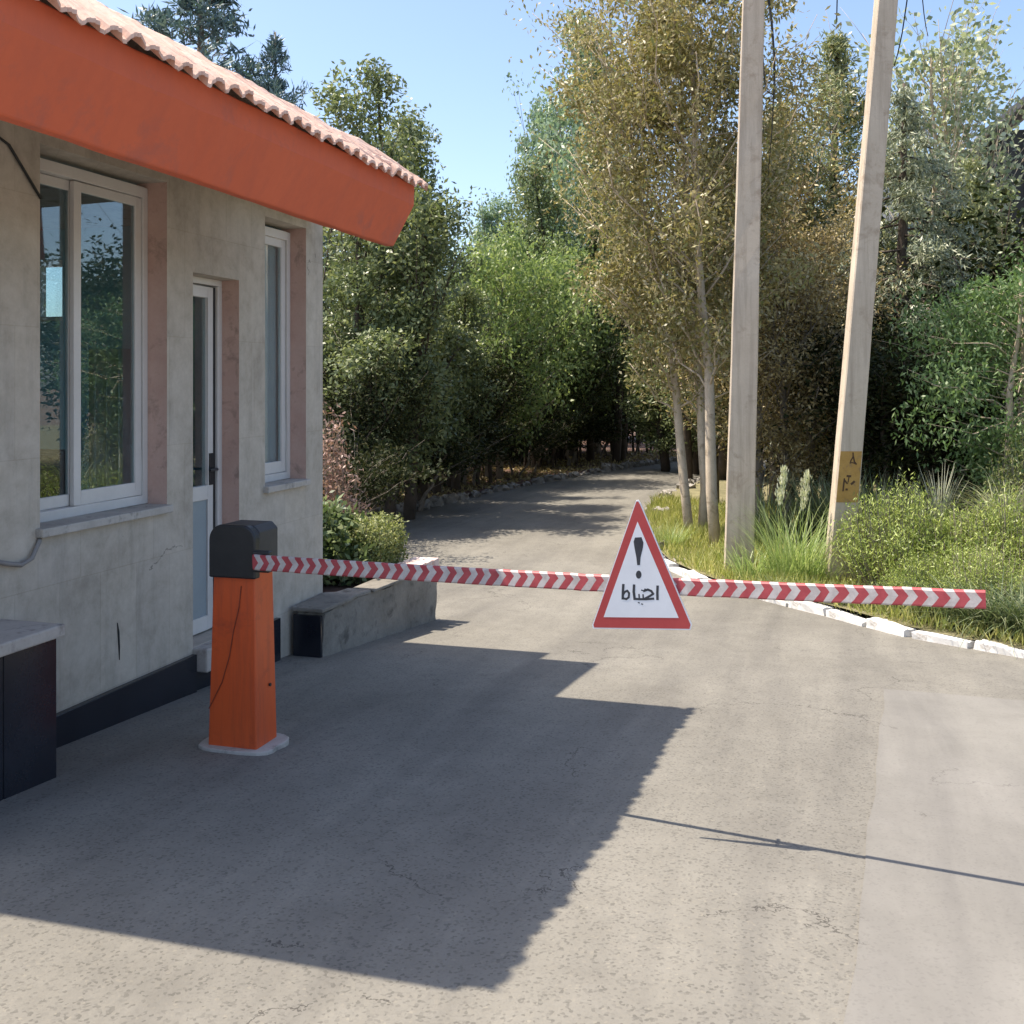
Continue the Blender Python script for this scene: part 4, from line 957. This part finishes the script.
mb = MB(); KK = 10.75/1050/11.38
def q2(px, py): return ((px-315)*KK, ht(430 + py/11.38, 10.75))
def pst(pts, w, o=.0032):
    w = w*KK/2
    P2 = [q2(*p_) for p_ in pts]
    for (x0, z0), (x1, z1) in zip(P2, P2[1:]):
        Lq = math.hypot(x1-x0, z1-z0); tx, tz = (x1-x0)/Lq, (z1-z0)/Lq; e = w*.5
        qq = [(x0-tx*e-tz*w, z0-tz*e+tx*w), (x0-tx*e+tz*w, z0-tz*e-tx*w), (x1+tx*e+tz*w, z1+tz*e-tx*w), (x1+tx*e-tz*w, z1+tz*e+tx*w)]
        mb.add([pp(a, z, o) for a, z in qq] + [pp(a, z, o+.001) for a, z in qq], [(0,1,2,3),(7,6,5,4),(0,4,5,1),(1,5,6,2),(2,6,7,3),(3,7,4,0)]); o += .0001
pst([(335,255),(340,300),(318,345),(312,375)], 15); pst([(342,300),(360,360),(382,385)], 17, .0036); pst([(318,365),(350,372),(378,384)], 12, .004)
pst([(290,520),(330,522)], 24); pst([(262,550),(258,690)], 17); pst([(264,565),(290,598),(300,605)], 16, .0036); pst([(345,612),(375,582)], 26); pst([(312,535),(306,590)], 12, .004); pst([(290,672),(304,674)], 22)
mb.build('warning_marks', M['rust'], yp, merge=False)

# hanging cables
x, y = at(768, 12.6)
mb = MB(); mb.tube([(x-.05, y, 8.5), (x-.02, y, ht(-20,12.6)), (x+.045, y, ht(25,12.6)), (x+.075, y, ht(60,12.6)), (x+.07, y, ht(90,12.6)), (x+.045, y+.02, ht(130,12.6)), (x+.0, y+.05, ht(175,12.6))], [.016]*4+[.010,.007,.004], 6)
mb.tube([(x-.09, y, 8.5), (x-.085, y, ht(0,12.6)), (x-.06, y, ht(55,12.6)), (x-.03, y, ht(90,12.6)), (x+.055, y+.002, ht(95,12.6))], .008, 5)
tag(mb.build('hanging_cable', M['rubber'], None, smooth=True), 'dark cable bundle hanging down just right of the left concrete pole', 'cable')
for (ua, va, ub, vb, d0, d1, lab) in ((912,-40,894,66,16,19,'thin overhead wire crossing the sky just right of the right concrete pole'), (919,-40,928,36,20,25,'thin overhead wire running down to the silvery poplar'), (838,-40,836,24,16,20,'thin overhead wire running down to the tip of the olive conifer')):
    a, b2 = at(ua, d0), at(ub, d1); p0 = Vector((a[0], a[1], ht(va, d0))); p1 = Vector((b2[0], b2[1], ht(vb, d1)))
    mb = MB(); mb.tube([p0 + (p1-p0)*t + Vector((0,0,-.25*math.sin(math.pi*t))) for t in (0,.25,.5,.75,1)], .011, 5); tag(mb.build('overhead_wire', M['rubber'], None), lab, 'wire')

# ------------------------------------------------------------------ dark shed and pale house glimpsed at the right
x, y = at(1040, 30)
sh = thing('shed', 'dark tall weathered shed half hidden by trees at the right edge', 'shed', (x, y, g(y)))
zt = ht(140, 30)
mb = MB(); mb.box(x-1.35, x+3.5, y-1.5, y+2.5, g(y)-.2, zt); mb.build('wall', M['shed'], sh)
mb = MB(); mb.prism([(x-1.9, zt-.35), (x+1.0, zt+2.0), (x+3.9, zt-.3), (x+3.9, zt-.1), (x+1.0, zt+2.25), (x-1.9, zt-.15)], 1, y-1.9, y+2.9); mb.build('roof', M['grey'], sh)
for k in range(5):
    mb = MB(); xx = x-1.2+k*.55; mb.box(xx, xx+.07, y-1.56, y-1.503, g(y), zt-.02); mb.build('batten', M['concrete'], sh)
x, y = at(910, 34)
hs = thing('house', 'pale rendered house glimpsed as a bright patch between the cedar and the shed', 'house', (x, y, g(y)))
zt = ht(172, 34)
mb = MB(); holed_wall(mb, 1, y, y+.25, [x-1.0, x+2.0], [g(y)-.2, zt], [(x-.3, x+.35, zt-2.0, zt-.9)], 0, 0, 0); mb.box(x-1.0, x+2.0, y+.252, y+4, g(y)-.2, zt-.01); mb.build('wall', M['render'], hs)
mb = MB(); mb.box(x-1.3, x+2.3, y-.3, y+4.3, zt+.002, zt+.2); mb.build('roof', M['roofback'], hs)
mb = MB(); mb.box(x-.297, x+.347, y+.16, y+.2, zt-1.997, zt-.903); mb.build('window', M['glass'], hs)

# ------------------------------------------------------------------ light, sky, camera
to_sun = Vector((-.515, -.06, 1.0)).normalized()
sl = bpy.data.lights.new('sun', 'SUN'); sl.energy = 4.5; sl.angle = R(.5); sl.color = (1, .90, .76)
so_ = bpy.data.objects.new('sun', sl); COL.objects.link(so_); so_.rotation_euler = to_sun.to_track_quat('Z', 'Y').to_euler(); so_.location = (-20, -5, 40)
w = bpy.data.worlds.new('World'); scn.world = w; w.use_nodes = True; nt = w.node_tree
sky = nt.nodes.new('ShaderNodeTexSky'); sky.sky_type = 'NISHITA'; sky.sun_disc = False
sky.sun_elevation = math.asin(to_sun.z); sky.sun_rotation = math.atan2(to_sun.x, to_sun.y)
sky.air_density = 1.0; sky.dust_density = 4.5; sky.ozone_density = 1.2; sky.altitude = 1200
nt.links.new(sky.outputs[0], nt.nodes['Background'].inputs[0]); nt.nodes['Background'].inputs[1].default_value = .15
cam = bpy.data.cameras.new('camera'); cam.sensor_width = 36; cam.lens = 36*F/1024; cam.shift_y = -130/1024; cam.clip_start = .05; cam.clip_end = 2000
co = bpy.data.objects.new('camera', cam); COL.objects.link(co); co.location = (0, 0, 1.6); co.rotation_euler = (R(90), 0, TH)
scn.camera = co
scn.view_settings.view_transform = 'Standard'; scn.view_settings.look = 'None'; scn.view_settings.exposure = .9; scn.view_settings.gamma = 1.0
scn.cycles.max_bounces = 8; scn.cycles.transparent_max_bounces = 12; scn.cycles.use_denoising = True
